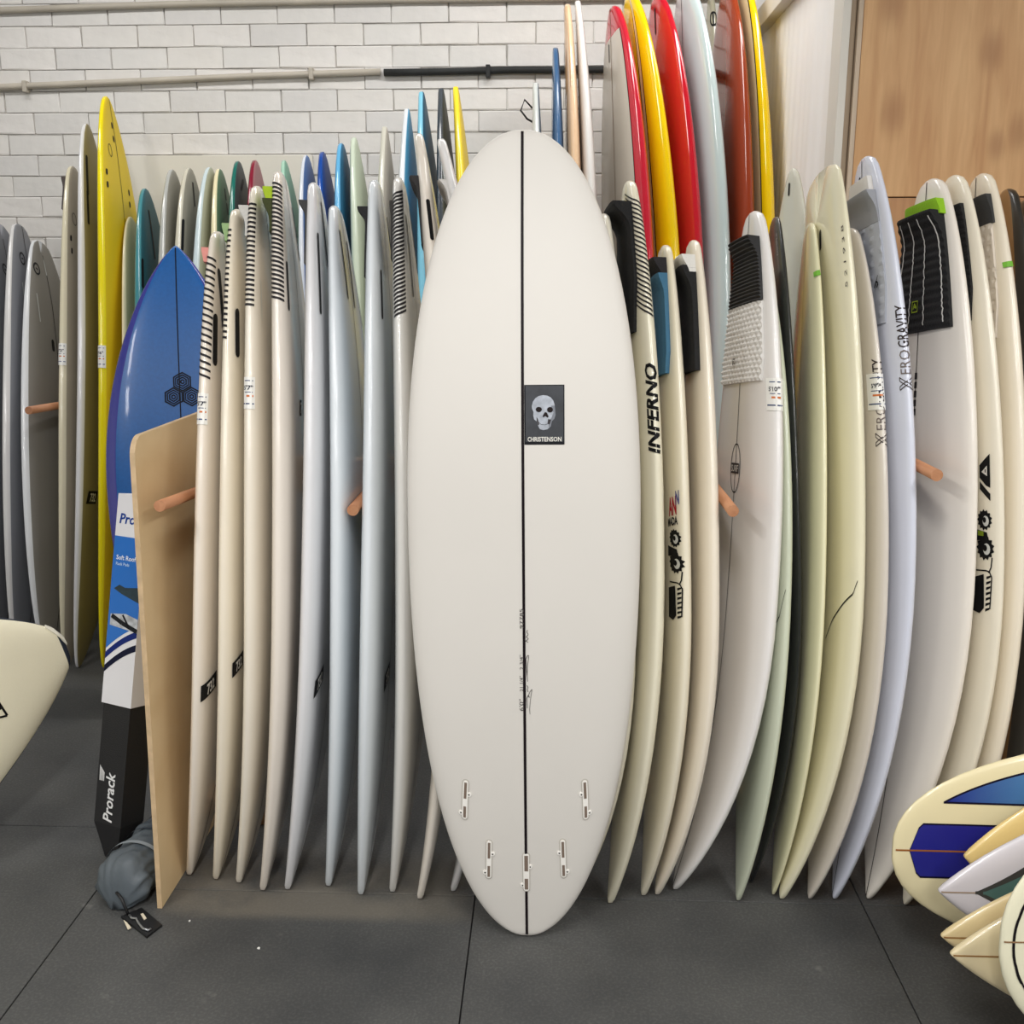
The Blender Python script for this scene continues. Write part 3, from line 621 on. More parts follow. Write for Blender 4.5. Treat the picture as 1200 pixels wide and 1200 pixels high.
t,x=sh.locate(1077,360,True); o=decal(r,sh,poly_bm(*ring(rect(0.026,0.028),rect(0.021,0.023)),*ribbon([(-0.006,-0.006),(0.0,0.008),(0.006,-0.004),(-0.004,0.002)],0.003)),ink((150,170,40)),t,x,True,name='pad_mark',off=0.0125)
t,x=sh.locate(1074,455,True); decal(r,sh,poly_bm(*[rect(0.008,0.016,0,0.03-0.022*i) for i in range(5)]),ink((34,30,32)),t,0.0,True,name='stringer_print')
r,sh=rb('K',(238,230,210),'cream surfboard with a black triangle sign sticker and a gear and blade sticker')
pad(r,sh,mat('grip_black',(20,20,21),0.85),0.80,0.955,lambda t:min(0.12,sh.hw(t)*0.78),kick=0.004,kt=0.03,base=0.004,relief=ribs(0.002,0.016),n=60,m=10)
monster(r,sh,1152,652,True,1.12,(130,150,40))
t,x=sh.locate(1156,560,True); o=decal(r,sh,poly_bm([(0.012,0.055),(0.012,-0.022),(0.0,-0.018),(-0.022,0.0),(-0.022,0.028)],[(-0.022,-0.008),(-0.022,-0.026),(0.012,-0.052),(0.012,-0.036)]),ink(BLACK),t,x,True,name='sign_sticker',step=0.008)
decal(o,sh,poly_bm([(0.004,0.028),(0.004,0.004),(-0.014,0.013)]),ink((220,216,206)),t,x,True,name='sign_triangle',off=0.0018); decal(o,sh,poly_bm(rect(0.003,0.008,-0.001,0.016)),ink(BLACK),t,x,True,name='sign_mark',off=0.0024)
r,sh=rb('L',(238,228,208),'cream surfboard with white studded tail pad and a green tape tab on the rail',deck_line=True)
pad(r,sh,mat('grip_white_warm',(214,204,190),0.8),0.775,0.925,lambda t:min(0.125,sh.hw(t)*0.78),kick=0.0,base=0.0055,relief=studs(-0.004,0.026),n=60,m=36)
kick(r,sh,(52,52,52),0.925,0.965,0.008,0.005,0.11,name='pad_tail_piece'); tape(r,sh,1183,309)
sh=front_shape('M'); S['M']=sh; r=board(sh,'charcoal surfboard with a tan timber panel beside the plywood wall',RG); body(r,sh,[glass((52,50,46),0.3),glass((150,112,66),0.3)],lambda t,x,d:1 if (d and abs(x)<0.72) else 0,(0.72,))
sh=front_shape('N'); S['N']=sh; r=board(sh,'plain dark charcoal surfboard next to the charcoal board with tan timber panel',RG); body(r,sh,[glass((48,48,46),0.3)])
# tall pale board behind the small yellow one
B=np.array([at(921,500,2.83)[0],2.83,0.004]); sh=Shape(B,at(930,197,2.95),20,W=0.31,TH=0.034,r0=0.02,r1=0.01,end1=(1.9,0.74,0.08)); r=board(sh,'tall translucent pale surfboard behind the small pale yellow board',RG); body(r,sh,[glass((222,220,204),0.2)]); slot(r,sh,925,222,True,0.035,0.008,name='leash_plug'); S['TALL']=sh
# ---- the round-nosed board standing free in the middle
sh=Shape(on_floor(617.6,1097)+np.array([0,0,0.003]),at(612.2,152,2.175+0.2),-90,W=0.515,TH=0.066,r0=0.05,r1=0.11,end0=(2.234,0.498,0),end1=(2.301,0.472,0),tm=0.535,tip0=0.25,tip1=0.25); S['MAIN']=sh
r=board(sh,'large off-white round-nosed surfboard with skull label standing free on its tail'); body(r,sh,[mat('sanded_white',(221,217,210),0.5,noise=0.02,scale=2.5)],n=60,m=48)
strip(r,sh,ink((26,18,22)),0.004,0.068,lambda t:0,0.0062,False); strip(r,sh,ink((26,18,22)),0.108,0.997,lambda t:0,0.0062,False)
plug=mat('plug_white',(250,247,240),0.35); dark=ink((128,112,100)); rim=ink((196,191,182)); scr=ink((60,56,54))
for px,py,mir in ((545,937,1),(686,937,-1),(573,1007,1),(660,1006,-1),(617,1022,1)):
    t,x=sh.locate(px,py,False); tilt={545:-0.19,573:-0.03,617:0,660:0.03,686:0.17}[px]
    decal(r,sh,poly_bm(capsule(0.0165,0.106)),rim,t,x,False,name='fin_box_recess',off=0.0009,rot=tilt)
    q=[capsule(0.0115,0.098),ell(0.0085*mir,0.0155,0.0055,0.0055,12),ell(-0.0085*mir,-0.034,0.0055,0.0055,12)]
    o=decal(r,sh,poly_bm(*q),plug,t,x,False,name='fin_box',off=0.0022,rot=tilt,skirt=True)
    decal(o,sh,poly_bm(rect(0.006,0.041,0,0.0245),),dark,t,x,False,name='fin_slot',off=0.0028,rot=tilt); decal(o,sh,poly_bm(rect(0.006,0.029,0,-0.0305)),dark,t,x,False,name='fin_slot',off=0.0028,rot=tilt)
    decal(o,sh,poly_bm(ell(0.0085*mir,0.0155,0.002,0.002,10)),scr,t,x,False,name='grub_screw',off=0.003,rot=tilt); decal(o,sh,poly_bm(ell(-0.0085*mir,-0.034,0.002,0.002,10)),scr,t,x,False,name='grub_screw',off=0.003,rot=tilt)
t,x=sh.locate(637.5,486,False); w,h=0.088,0.128
lab=decal(r,sh,poly_bm(rect(w,h)),ink((24,25,29)),t,x,False,name='skull_label',off=0.0012)
decal(lab,sh,poly_bm(rect(w*0.95,h*0.94,0,0.002)),mat('label_slate',(54,57,63),0.5,noise=0.4,scale=28),t,x,False,name='label_field',off=0.0016)
k=0.00201/12   # metres per pixel of a 12x enlargement
def sk(pts): return [((a-568)*k,-(b-675)*k) for a,b in pts]
bone=mat('print_bone',(176,182,192),0.5,noise=0.25,scale=90); bone2=ink((128,132,140))
skull=decal(lab,sh,poly_bm(sk([(416,600),(412,560),(425,510),(455,465),(500,436),(555,425),(610,432),(655,455),(688,495),(705,550),(706,610),(716,680),(700,730),(668,760),(655,825),(610,862),(560,872),(515,860),(490,815),(472,760),(440,735),(428,680),(432,640)])),bone,t,x,False,name='skull_print',off=0.002)
decal(skull,sh,poly_bm(sk([(655,560),(706,560),(716,680),(700,730),(668,760),(655,825),(630,850),(620,760),(660,720),(690,650)])),bone2,t,x,False,name='skull_shade',off=0.0023)
hole=ink((34,26,26))
for q in (ell(500,608,40,34,16),ell(645,612,38,36,16)): decal(skull,sh,poly_bm(sk(q)),hole,t,x,False,name='eye_socket',off=0.0027)
decal(skull,sh,poly_bm(sk([(580,640),(548,695),(560,710),(585,690),(612,715),(628,700),(605,650)])),hole,t,x,False,name='nose_hole',off=0.0027)
decal(skull,sh,poly_bm(*ribbon(sk([(500,770),(530,800),(580,805),(625,790)]),5*k),sk([(470,700),(490,730),(505,800),(492,812),(474,760)]),sk([(620,730),(660,740),(640,800),(612,790)])),ink((62,58,60)),t,x,False,name='jaw_line',off=0.0027)
bm=text_bm('CHRISTENSON',0.0095,0.02); xs=[v.co.x for v in bm.verts]; kk=0.075/(max(xs)-min(xs))
for v in bm.verts: v.co=(v.co.x*kk,v.co.y-0.0525,0)
decal(lab,sh,bm,ink((226,224,216)),t,x,False,name='lettering',off=0.0022)
# pencilled dimensions and signature beside the stringer
pen=ink((78,74,72))
for s,py,hh,ln in (('97785',725,0.007,0.045),('2 3/4"',776,0.007,0.034),('21 1/4"',801,0.007,0.036),("6'0\"",826,0.009,0.028)):
    t,x=sh.locate(611,py,False); bm=text_bm(s,hh,0.0); xs=[v.co.x for v in bm.verts]; kk=ln/(max(xs)-min(xs))
    for v in bm.verts: v.co.x*=kk
    decal(r,sh,bm,pen,t,x,False,name='pencil_note',rot=math.pi/2)
for pts in ([(438,280),(432,300),(444,320),(428,345),(446,360),(424,380),(444,392)],[(436,745),(428,640),(424,540),(440,506),(448,512),(436,600),(432,700)],[(432,990),(428,900),(440,870),(452,890),(440,880),(455,840),(478,815),(474,840),(460,920),(452,1000),(456,1045)],[(430,780),(440,800),(432,820),(440,840)]):
    t,x=sh.locate(618.5,770,False); q=[(560+a/7.5-618.5,-(700+b/7.5-770)) for a,b in pts]; mp=0.00193
    decal(r,sh,poly_bm(*ribbon([(a*mp,b*mp) for a,b in q],0.0012)),pen,t,x,False,name='signature')
# ---- boards along the brick wall
BG='boards standing along the white brick wall'
BACK=[ # key, top px, foot depth, top depth, foot shift, turn, tail rocker, end, rail colour, face colour, label
('grey_a',(0,262),3.86,4.30,0.015,2.2,0.063,(1.9,0.8,0.18),(196,198,204),(128,130,136),'grey fish-tail board next to the pale grey rounded-tail board'),  # grey_a to grey_c: faces coloured darker to stand in for shade
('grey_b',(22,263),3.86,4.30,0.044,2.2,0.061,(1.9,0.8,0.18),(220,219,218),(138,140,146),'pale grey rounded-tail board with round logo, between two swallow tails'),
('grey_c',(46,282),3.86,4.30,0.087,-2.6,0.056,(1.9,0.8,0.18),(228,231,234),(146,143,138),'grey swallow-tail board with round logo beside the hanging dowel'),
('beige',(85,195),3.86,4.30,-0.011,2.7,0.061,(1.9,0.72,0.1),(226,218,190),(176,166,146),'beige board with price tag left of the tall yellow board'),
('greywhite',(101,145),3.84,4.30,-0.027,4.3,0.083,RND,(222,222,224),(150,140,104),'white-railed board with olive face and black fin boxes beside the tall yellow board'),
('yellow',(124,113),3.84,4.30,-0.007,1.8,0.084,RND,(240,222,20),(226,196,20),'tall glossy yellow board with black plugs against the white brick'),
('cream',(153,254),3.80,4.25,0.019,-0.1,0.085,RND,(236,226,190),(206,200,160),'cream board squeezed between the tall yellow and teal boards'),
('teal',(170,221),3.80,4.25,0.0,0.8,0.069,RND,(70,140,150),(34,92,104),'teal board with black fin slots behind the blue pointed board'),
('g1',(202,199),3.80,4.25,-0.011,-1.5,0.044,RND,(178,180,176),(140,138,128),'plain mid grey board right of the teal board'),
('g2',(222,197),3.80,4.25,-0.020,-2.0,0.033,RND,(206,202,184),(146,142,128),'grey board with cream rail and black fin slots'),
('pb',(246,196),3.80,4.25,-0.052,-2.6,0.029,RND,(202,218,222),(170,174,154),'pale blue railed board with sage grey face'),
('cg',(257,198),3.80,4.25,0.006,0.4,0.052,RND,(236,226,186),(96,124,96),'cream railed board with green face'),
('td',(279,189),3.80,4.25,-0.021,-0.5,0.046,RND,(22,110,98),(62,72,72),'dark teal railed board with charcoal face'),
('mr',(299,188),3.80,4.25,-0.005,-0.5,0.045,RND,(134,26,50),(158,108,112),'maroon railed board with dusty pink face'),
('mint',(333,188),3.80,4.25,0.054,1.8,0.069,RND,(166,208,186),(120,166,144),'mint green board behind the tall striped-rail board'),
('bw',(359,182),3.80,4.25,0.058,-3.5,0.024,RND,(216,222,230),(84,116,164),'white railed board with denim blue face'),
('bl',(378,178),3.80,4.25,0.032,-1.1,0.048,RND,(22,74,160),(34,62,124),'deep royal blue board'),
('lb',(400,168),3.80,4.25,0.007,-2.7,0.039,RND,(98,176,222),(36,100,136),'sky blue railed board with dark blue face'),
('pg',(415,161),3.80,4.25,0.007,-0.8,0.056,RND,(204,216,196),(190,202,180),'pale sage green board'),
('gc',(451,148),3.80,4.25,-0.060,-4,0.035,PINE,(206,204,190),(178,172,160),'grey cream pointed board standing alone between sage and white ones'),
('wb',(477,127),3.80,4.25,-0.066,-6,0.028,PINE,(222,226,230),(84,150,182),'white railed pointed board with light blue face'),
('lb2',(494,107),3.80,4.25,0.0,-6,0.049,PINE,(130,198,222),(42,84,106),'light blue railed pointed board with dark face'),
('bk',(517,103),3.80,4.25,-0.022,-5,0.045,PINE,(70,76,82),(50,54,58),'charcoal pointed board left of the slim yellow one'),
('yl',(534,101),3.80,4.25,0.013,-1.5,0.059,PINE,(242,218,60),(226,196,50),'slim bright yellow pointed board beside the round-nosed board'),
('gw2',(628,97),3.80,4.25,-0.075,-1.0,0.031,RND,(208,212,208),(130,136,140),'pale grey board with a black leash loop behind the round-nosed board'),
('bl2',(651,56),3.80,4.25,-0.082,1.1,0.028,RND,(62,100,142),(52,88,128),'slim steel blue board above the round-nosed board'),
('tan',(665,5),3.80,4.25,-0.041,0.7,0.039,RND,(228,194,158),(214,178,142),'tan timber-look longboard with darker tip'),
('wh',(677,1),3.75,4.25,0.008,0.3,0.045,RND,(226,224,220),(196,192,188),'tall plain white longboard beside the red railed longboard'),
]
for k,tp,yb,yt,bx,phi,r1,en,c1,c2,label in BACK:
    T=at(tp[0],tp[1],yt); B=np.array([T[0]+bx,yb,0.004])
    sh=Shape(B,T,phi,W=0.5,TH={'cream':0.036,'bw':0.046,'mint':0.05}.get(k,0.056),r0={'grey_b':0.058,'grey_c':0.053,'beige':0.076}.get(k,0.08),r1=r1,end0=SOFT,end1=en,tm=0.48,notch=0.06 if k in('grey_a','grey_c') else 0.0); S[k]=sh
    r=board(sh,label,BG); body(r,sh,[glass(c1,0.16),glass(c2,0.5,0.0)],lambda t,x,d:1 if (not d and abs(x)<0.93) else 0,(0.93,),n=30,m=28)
    if k in('grey_a','grey_b','grey_c'):
        stringer(r,sh,False,wid=0.004)
        px,py={'grey_a':(6,316),'grey_b':(26,303),'grey_c':(43,315)}[k]; t,x=sh.locate(px,py,False)
        o=decal(r,sh,poly_bm(*ring(ell(0,0,0.024,0.027,24),ell(0,0,0.016,0.019,24))),ink((40,40,44)),t,x,False,name='round_logo'); decal(o,sh,poly_bm(rect(0.016,0.006)),ink((40,40,44)),t,x,False,name='logo_bar')
        slot(r,sh,px+2,py+45,False,0.12,0.006,(206,210,210)); 
        if k=='grey_c': slot(r,sh,52,312,False,0.1,0.006,(206,210,210)); slot(r,sh,62,405,False,0.05,0.02,(30,30,32),name='leash_plug')
    if k=='beige': price_tag(r,sh,0,416,True,"7'2\"",0.045,0.085,rail=0.9995); slot(r,sh,83,279,False,0.025,0.012); slot(r,sh,84,294,False,0.025,0.012); kick(r,sh,(70,62,60),0.9,0.97,0.012)
    if k=='beige':
        t,x=sh.locate(87,257,False); decal(r,sh,poly_bm(*ring(ell(0,0,0.02,0.026,24),ell(0,0,0.016,0.022,24))),ink((90,86,84)),t,x,False,name='round_logo')
    if k=='greywhite': slot(r,sh,102,205,False,0.17,0.018); slot(r,sh,103,243,False,0.14,0.016); shop_logo(r,sh,108,583,False,0.09,0.05,0.0)
    if k=='yellow':
        stringer(r,sh,False,(90,80,20),0.004); price_tag(r,sh,0,416,True,"7'6\"",0.045,0.085,rail=0.9995)
        t,x=sh.locate(129,176,False); decal(r,sh,poly_bm(*ring(ell(0,0,0.018,0.026,24),ell(0,0,0.014,0.022,24))),ink((96,88,30)),t,x,False,name='round_logo')
        for px,py in ((131,147),(133,163),(125,201),(126,216),(151,226),(152,240)): slot(r,sh,px,py,False,0.026,0.014,name='fin_plug')
    if k=='teal': slot(r,sh,178,275,False,0.2,0.014); slot(r,sh,167,320,False,0.12,0.014)
    if k=='g2': slot(r,sh,214,275,False,0.13,0.016); slot(r,sh,227,228,False,0.1,0.014)
    if k=='cg': slot(r,sh,264,228,False,0.05,0.01); slot(r,sh,266,245,False,0.05,0.01)
    if k=='td': slot(r,sh,284,217,False,0.075,0.014,rot=-0.7,name='leash_strap')
    if k=='gw2':
        p0=sh.P(0.955,sh.xa(0.2,True),0.0); V,F=tube([p0,p0+np.array([-0.03,-0.01,0.03]),p0+np.array([-0.045,-0.015,-0.01]),p0+np.array([-0.02,-0.01,-0.04]),p0+np.array([0.0,0.0,-0.05])],0.004,8); mesh_obj('leash_cord',V,F,mat('black_cord',(26,26,28),0.6),r,sh.B,True)
    if k=='tan': panel(r,sh,glass((206,160,108),0.3),0.86,0.992,lambda t:-sh.hw(t)*0.97,lambda t:sh.hw(t)*0.97,True,name='tip_panel')
# ---- longboards
LGP='longboards standing by the hanging sheet'
LB=[('red',(719,8),3.75,4.25,0.030,14.6,0.036),('yel2',(738,-6),3.75,4.25,0.088,16.3,0.041),('red2',(770,-5),3.75,4.25,0.033,16.8,0.042),('gb',(802,-22),3.72,4.20,-0.001,15.6,0.060),('emb',(833,-12),4.27,4.52,-0.03,12,0.03),('br',(852,-15),3.72,4.20,-0.048,9.5,0.0),('yel3',(868,-25),3.72,4.20,-0.040,9.8,0.033)]
for k,tp,yb,yt,bx,phi,r1 in LB:
    T=at(tp[0],tp[1],yt); B=np.array([T[0]+bx,yb,0.004]); sh=Shape(B,T,phi,W=0.56 if k!='emb' else 0.2,TH=0.066 if k!='emb' else 0.045,r0=0.08,r1=r1,end0=SOFT,end1=LONG,tm=0.48); S[k]=sh
    if k=='red':
        r=board(sh,'longboard with off-white deck and broad red rail band',LGP)
        body(r,sh,[glass((196,30,52),0.1,0.8),glass((206,198,184),0.25)],lambda t,x,d:1 if (d and abs(x)<0.80 and t<0.955) else 0,(0.80,),n=50,t_lines=((0.955,),))
        stringer(r,sh,True,(120,90,60),0.004); slot(r,sh,714,63,True,0.07,0.008,name='leash_plug'); strip(r,sh,ink((40,30,30)),0.3,0.955,lambda t:sh.hw(t)*0.80,0.004,True,name='pin_line')
    elif k=='yel2':
        r=board(sh,'yellow longboard with cream and black pinstripe along the deck',LGP)
        body(r,sh,[glass((244,206,10),0.1,0.8),glass((236,216,150),0.2),glass((30,26,22),0.2),glass((244,206,10),0.1,0.8)],lambda t,x,d:(0 if not d else (1 if 0.47<abs(x)<0.57 else (2 if 0.44<abs(x)<0.60 else 0))),(0.44,0.47,0.57,0.60),n=44)
    elif k=='red2':
        r=board(sh,'glossy solid red longboard with a black leash plug',LGP); body(r,sh,[glass((196,20,40),0.08,0.9)],n=40); slot(r,sh,768,25,True,0.1,0.012,name='leash_plug')
    elif k=='gb':
        r=board(sh,'glossy pale blue grey longboard, widest of the group',LGP); body(r,sh,[glass((196,212,212),0.07,0.9),glass((200,202,202),0.12,0.8)],lambda t,x,d:1 if (d and x<0.1) else 0,(0.1,),n=40); stringer(r,sh,True,(70,66,64),0.004,0.6)
    elif k=='emb':
        r=board(sh,'grey longboard with black emblem peeking out beside the brown longboard',LGP); body(r,sh,[glass((176,172,150),0.15,0.6)],n=30)
        t,x=sh.locate(836,22,True); decal(r,sh,poly_bm(*ring(ell(0,0,0.02,0.03,20),ell(0,0,0.013,0.022,20)),rect(0.006,0.05)),ink(BLACK),t,x,True,name='emblem')
    elif k=='br':
        r=board(sh,'glossy rust brown longboard between the blue grey and yellow edged ones',LGP); body(r,sh,[glass((150,58,28),0.13,0.45)],n=40)
    else:
        r=board(sh,'cream longboard with bright yellow rail nearest the hanging sheet',LGP); body(r,sh,[glass((246,206,10),0.08,0.9),glass((214,194,150),0.2)],lambda t,x,d:1 if (d and abs(x)<0.86) else 0,(0.86,),n=44); strip(r,sh,ink((40,34,26)),0.3,0.985,lambda t:sh.hw(t)*0.86,0.005,True,name='pin_line')
# ---- blue pointed board behind the plywood
sh=Shape(np.array([at(212,560,3.42)[0],3.42,0.004]),at(206,288,3.72),-78,W=0.53,TH=0.056,r0=0.04,r1=0.06,end0=(1.9,0.8,0.35),end1=(2.0,0.78,0),tm=0.5); S['blue']=sh
r=board(sh,'blue pointed surfboard with violet rim and three black hexagons above the plywood sheet'); body(r,sh,[glass((64,66,150),0.2),mat('blue_weave',(10,92,166),0.35,coat=0.2,noise=0.10,scale=90)],lambda t,x,d:1 if (not d and abs(x)<0.86) else 0,(0.86,),n=44)
stringer(r,sh,False,(16,20,30),0.004)
def hexa(cx,cy,R): return [(cx+R*math.cos(math.radians(90+60*i)),cy+R*math.sin(math.radians(90+60*i))) for i in range(6)]
t,x=sh.locate(214.5,458,False)
for cx,cy in ((0,0.032),(-0.0305,-0.021),(0.0305,-0.021)):
    P=[]
    for R in (0.035,0.0265,0.018,0.0095): P+=ring(hexa(cx,cy,R),hexa(cx,cy,R-0.0052 if R<0.03 else R-0.006))
    decal(r,sh,poly_bm(*P),ink((14,22,36)),t,x,False,name='hexagon_mark')
# ---- boards lying on their rails at the right, noses towards the rack
HG='boards standing on their rails with noses towards the racks'
def hboard(k,px,py,Y,L,W,end0,col,label,dz=0.0,dy=-0.12,lean=6,tm=0.48,TH=0.05,r0=0.06,**kw):
    w=np.array([0,-math.sin(math.radians(lean)),-math.cos(math.radians(lean))])
    for _ in range(8):
        B=at(px,py,Y); T=B+np.array([L,dy,dz]); sh=Shape(B,T,w=w,W=W,TH=TH,end0=end0,end1=SQUASH,tm=tm,r0=r0,r1=0.03,tip0=0.3,tip1=0.3,**kw)
        low=min(p[2] for t in np.linspace(0.02,0.98,40) for p in sh.ring(t,np.linspace(-0.6,0.6,7))); W+=2*(low-0.002)
    S[k]=sh; r=board(sh,label,HG); r.location=tuple(sh.B); return r,sh
cr=(232,220,178)
r,sh=hboard('h1',1045,994,2.10,2.3,0.56,(2.2,0.43,0),cr,'cream round-nosed board with blue panels standing on its rail beside the pad-fitted boards',dy=-0.16,tm=0.42)
body(r,sh,[glass(cr,0.3)],n=44); strip(r,sh,ink((150,92,48)),0.003,0.9,lambda t:0,0.004,True)
fade=bpy.data.materials.new('blue_fade'); fade.use_nodes=True; nt=fade.node_tree; b=nt.nodes['Principled BSDF']; tc=nt.nodes.new('ShaderNodeTexCoord'); sx=nt.nodes.new('ShaderNodeSeparateXYZ'); nt.links.new(tc.outputs['Object'],sx.inputs[0])
rp=nt.nodes.new('ShaderNodeValToRGB'); rp.color_ramp.elements[0].position=0.12; rp.color_ramp.elements[1].position=0.55; rp.color_ramp.elements[0].color=(*srgb((24,40,132)),1); rp.color_ramp.elements[1].color=(*srgb((110,180,214)),1); nt.links.new(sx.outputs[0],rp.inputs[0]); nt.links.new(rp.outputs[0],b.inputs['Base Color']); b.inputs['Roughness'].default_value=0.3
MATS['blue_fade']=fade
navy=glass((32,34,130),0.3)
t0=sh.locate(1066,993,True)[0]; t1=sh.locate(1077,993,True)[0]; hwp=0.062
def hex_lo(t): return -hwp*min(1.0,max(0.02,(t-t0)/(t1-t0)))
panel(r,sh,navy,t0,0.7,hex_lo,lambda t:-hex_lo(t),True,name='centre_panel',off=0.0006,n=60)
for s in (1,-1): strip(r,sh,ink((20,16,40)),t0,0.7,(lambda t,s=s:s*-hex_lo(t)),0.004,True,name='pin_line',n=60)
strip(r,sh,ink((150,92,48)),t0,0.7,lambda t:0,0.003,True,name='stringer',off=0.0013)
ts=sh.locate(1106,934,True)[0]; lo=0.112; h0=sh.hw(ts)
def arc_hi(t): return lo+max(0.0005,(sh.hw(t)-h0)*1.05)
for s in (-1,):
    panel(r,sh,fade,ts,0.75,(lambda t,s=s:s*lo),(lambda t,s=s:s*arc_hi(t)),True,name='side_panel',off=0.0006,n=50)
    strip(r,sh,ink((20,16,40)),ts,0.75,(lambda t,s=s:s*lo),0.0045,True,name='pin_line'); strip(r,sh,ink((20,16,40)),ts,0.75,(lambda t,s=s:s*arc_hi(t)),0.0045,True,name='pin_line',n=60)
r,sh=hboard('h2',1129,1003,2.02,1.8,0.50,POINT,(226,196,126),'golden tan pointed board on its rail in front of the blue panelled one',dz=0.02,dy=-0.12); body(r,sh,[glass((228,200,132),0.3)])
r,sh=hboard('h3',1099,1043,1.945,1.75,0.50,POINT,(206,204,212),'pale lilac white pointed board with charcoal band and green deck on its rail',dy=-0.12)
tb=sh.locate(1143,1043,True)[0]; tg=sh.locate(1152,1043,True)[0]
body(r,sh,[glass((212,208,214),0.3)],n=40); strip(r,sh,ink((160,140,120)),0.003,tb,lambda t:0,0.003,True)
def nose_in(t,a,w): return sh.hw(t)*w*min(1.0,max(0.02,((t-a)/0.14))**0.75)
panel(r,sh,mat('charcoal_band',(62,62,60),0.4),tb,0.85,lambda t:-nose_in(t,tb,0.97),lambda t:nose_in(t,tb,0.97),True,name='charcoal_band',off=0.0005,n=50); panel(r,sh,mat('green_deck',(78,110,104),0.4,noise=0.1,scale=20),tg,0.85,lambda t:-nose_in(t,tg,0.78),lambda t:nose_in(t,tg,0.78),True,name='green_panel',off=0.0011,n=50)
r,sh=hboard('h4',1102,1096,1.85,1.7,0.42,POINT,(230,210,160),'tan cream pointed board on its rail, behind the paler cream one',dy=-0.12); body(r,sh,[glass((228,208,160),0.3)]); strip(r,sh,ink((150,110,64)),0.003,0.95,lambda t:0,0.003,True)
r,sh=hboard('h5',1113,1117,1.77,1.7,0.42,POINT,(232,216,176),'pale cream pointed board on its rail, behind the ringed round board',dy=-0.12); body(r,sh,[glass((232,216,176),0.3)]); strip(r,sh,ink((150,110,64)),0.003,0.95,lambda t:0,0.003,True)
r,sh=hboard('h6',1171,1101,1.685,2.0,0.56,(2.2,0.45,0),(232,228,200),'cream round-nosed board with a black inset ring line on its rail',dy=-0.12,tm=0.42); body(r,sh,[glass((230,226,198),0.3)],n=44); strip(r,sh,ink((140,110,80)),0.003,0.95,lambda t:0,0.003,True)
ti=sh.locate(1188,1101,True)[0]
pts=[]
for q in np.concatenate([np.linspace(-1,0,60),np.linspace(0,1,60)[1:]]):
    t=ti+(0.80-ti)*abs(q)**2.0; xx=(sh.W/2-0.045)*(prof((t-ti)/(0.42-ti),(2.2,0.47,0)) if t<0.42 else sh.hw(t)*2/sh.W); pts.append((math.copysign(xx,q),(t-0.30)*sh.L))
decal(r,sh,poly_bm(*ribbon(pts,0.005)),ink((24,20,22)),0.30,0.0,True,name='ring_line',step=0.02)
# ---- cream soft board at the left edge
Bt=at(74,756.6,2.685); a=unit(np.array([-0.86,-1.696,-0.308]))
sh=Shape(Bt,Bt+a*1.7+np.array([0,0,-0.10]),w=np.array([-0.05,0.16,1.0]),W=0.66,TH=0.075,end0=(1.308,0.726,0.114),end1=SOFT,tm=0.309,r0=0.03,r1=0.06,tip0=0.75,tip1=0.4); S['soft']=sh
low=min(p[2] for t in np.linspace(0.0,1,60) for p in sh.ring(t,np.linspace(0,6.28,24))); print('soft low',low); sh.T[2]-=low*1.15; sh.B[2]-=0.0
sh.a=unit(sh.T-sh.B)
r=board(sh,'cream soft board with navy rim and black line logo near the grey boards'); body(r,sh,[mat('navy_foam',(30,38,54),0.6,bump=0.2),mat('cream_foam',(232,226,200),0.6,noise=0.03,bump=0.15,bscale=300)],lambda t,x,d:1 if (d and abs(x)<0.965 and t>0.012) else 0,(0.965,),n=44,t_lines=((0.012,),))
t,x=sh.locate(60,735,True); decal(r,sh,poly_bm([(-0.034,-0.012),(0.018,-0.012),(0.034,0.006),(0.004,0.02)]),mat('white_bumper',(226,222,206),0.5),t,x,True,name='tail_bumper',off=0.004,skirt=True,step=0.01,ystep=0.01)
t,x=sh.locate(4,815,True); P=ribbon([(-0.05,0.0),(-0.0,-0.02),(0.055,-0.012),(0.048,-0.032),(-0.03,-0.055)],0.006)+ribbon([(-0.04,-0.02),(0.03,-0.022),(0.0,-0.034)],0.006); decal(r,sh,poly_bm(*P),ink(BLACK),t,x,True,name='line_logo',rot=math.pi)
# ================================================================= RACKS
dow=wood('dowel_wood',(196,142,104),(168,112,78),0.5,vscale=(20,1.2,20))
def rack(name,label,x0,x1,Y,z,dowels):
    r=empty(name,((x0+x1)/2,Y,0)); og=np.array([(x0+x1)/2,Y,0]); tm=wood('rack_timber',(190,150,108),(160,120,82),0.6,vscale=(1.2,14,14))
    bm_obj('rail',box_bm(x0-og[0],x1-og[0],0,0.045,z-0.05,z+0.05,0.003),tm,r)
    for x in (x0+0.05,x1-0.05): bm_obj('post',box_bm(x-og[0]-0.03,x-og[0]+0.03,0.0,0.045,0.0505,z-0.0505,0.003),tm,r); bm_obj('foot',box_bm(x-og[0]-0.03,x-og[0]+0.03,-0.16,0.045,0.0,0.05,0.003),tm,r)
    for tip,rad in dowels:
        V,F=tube([np.array([tip[0],tip[1],tip[2]]),np.array([tip[3],Y+0.02,tip[4]])],rad,14); mesh_obj('dowel',V,F,dow,r,og,True).data.polygons.foreach_set('use_smooth',[True]*14+[False,False])
    return tag(r,label,'rack')
t1=at(187,593,2.25); q1=at(231,577,2.52); t2=at(413.3,598,2.31); e1=q1+(q1-t1)*(2.80-2.52)/(2.52-2.25)
rack('board_rack','timber dowel rack holding the white boards beside the plywood sheet',-0.90,-0.10,2.82,1.0,[((t1[0],t1[1],t1[2],e1[0],e1[2]),0.0135),((t2[0],t2[1],t2[2],t2[0],t2[2]),0.0135)])
t3=at(859,599,2.28); t4=at(1098,557,2.26)
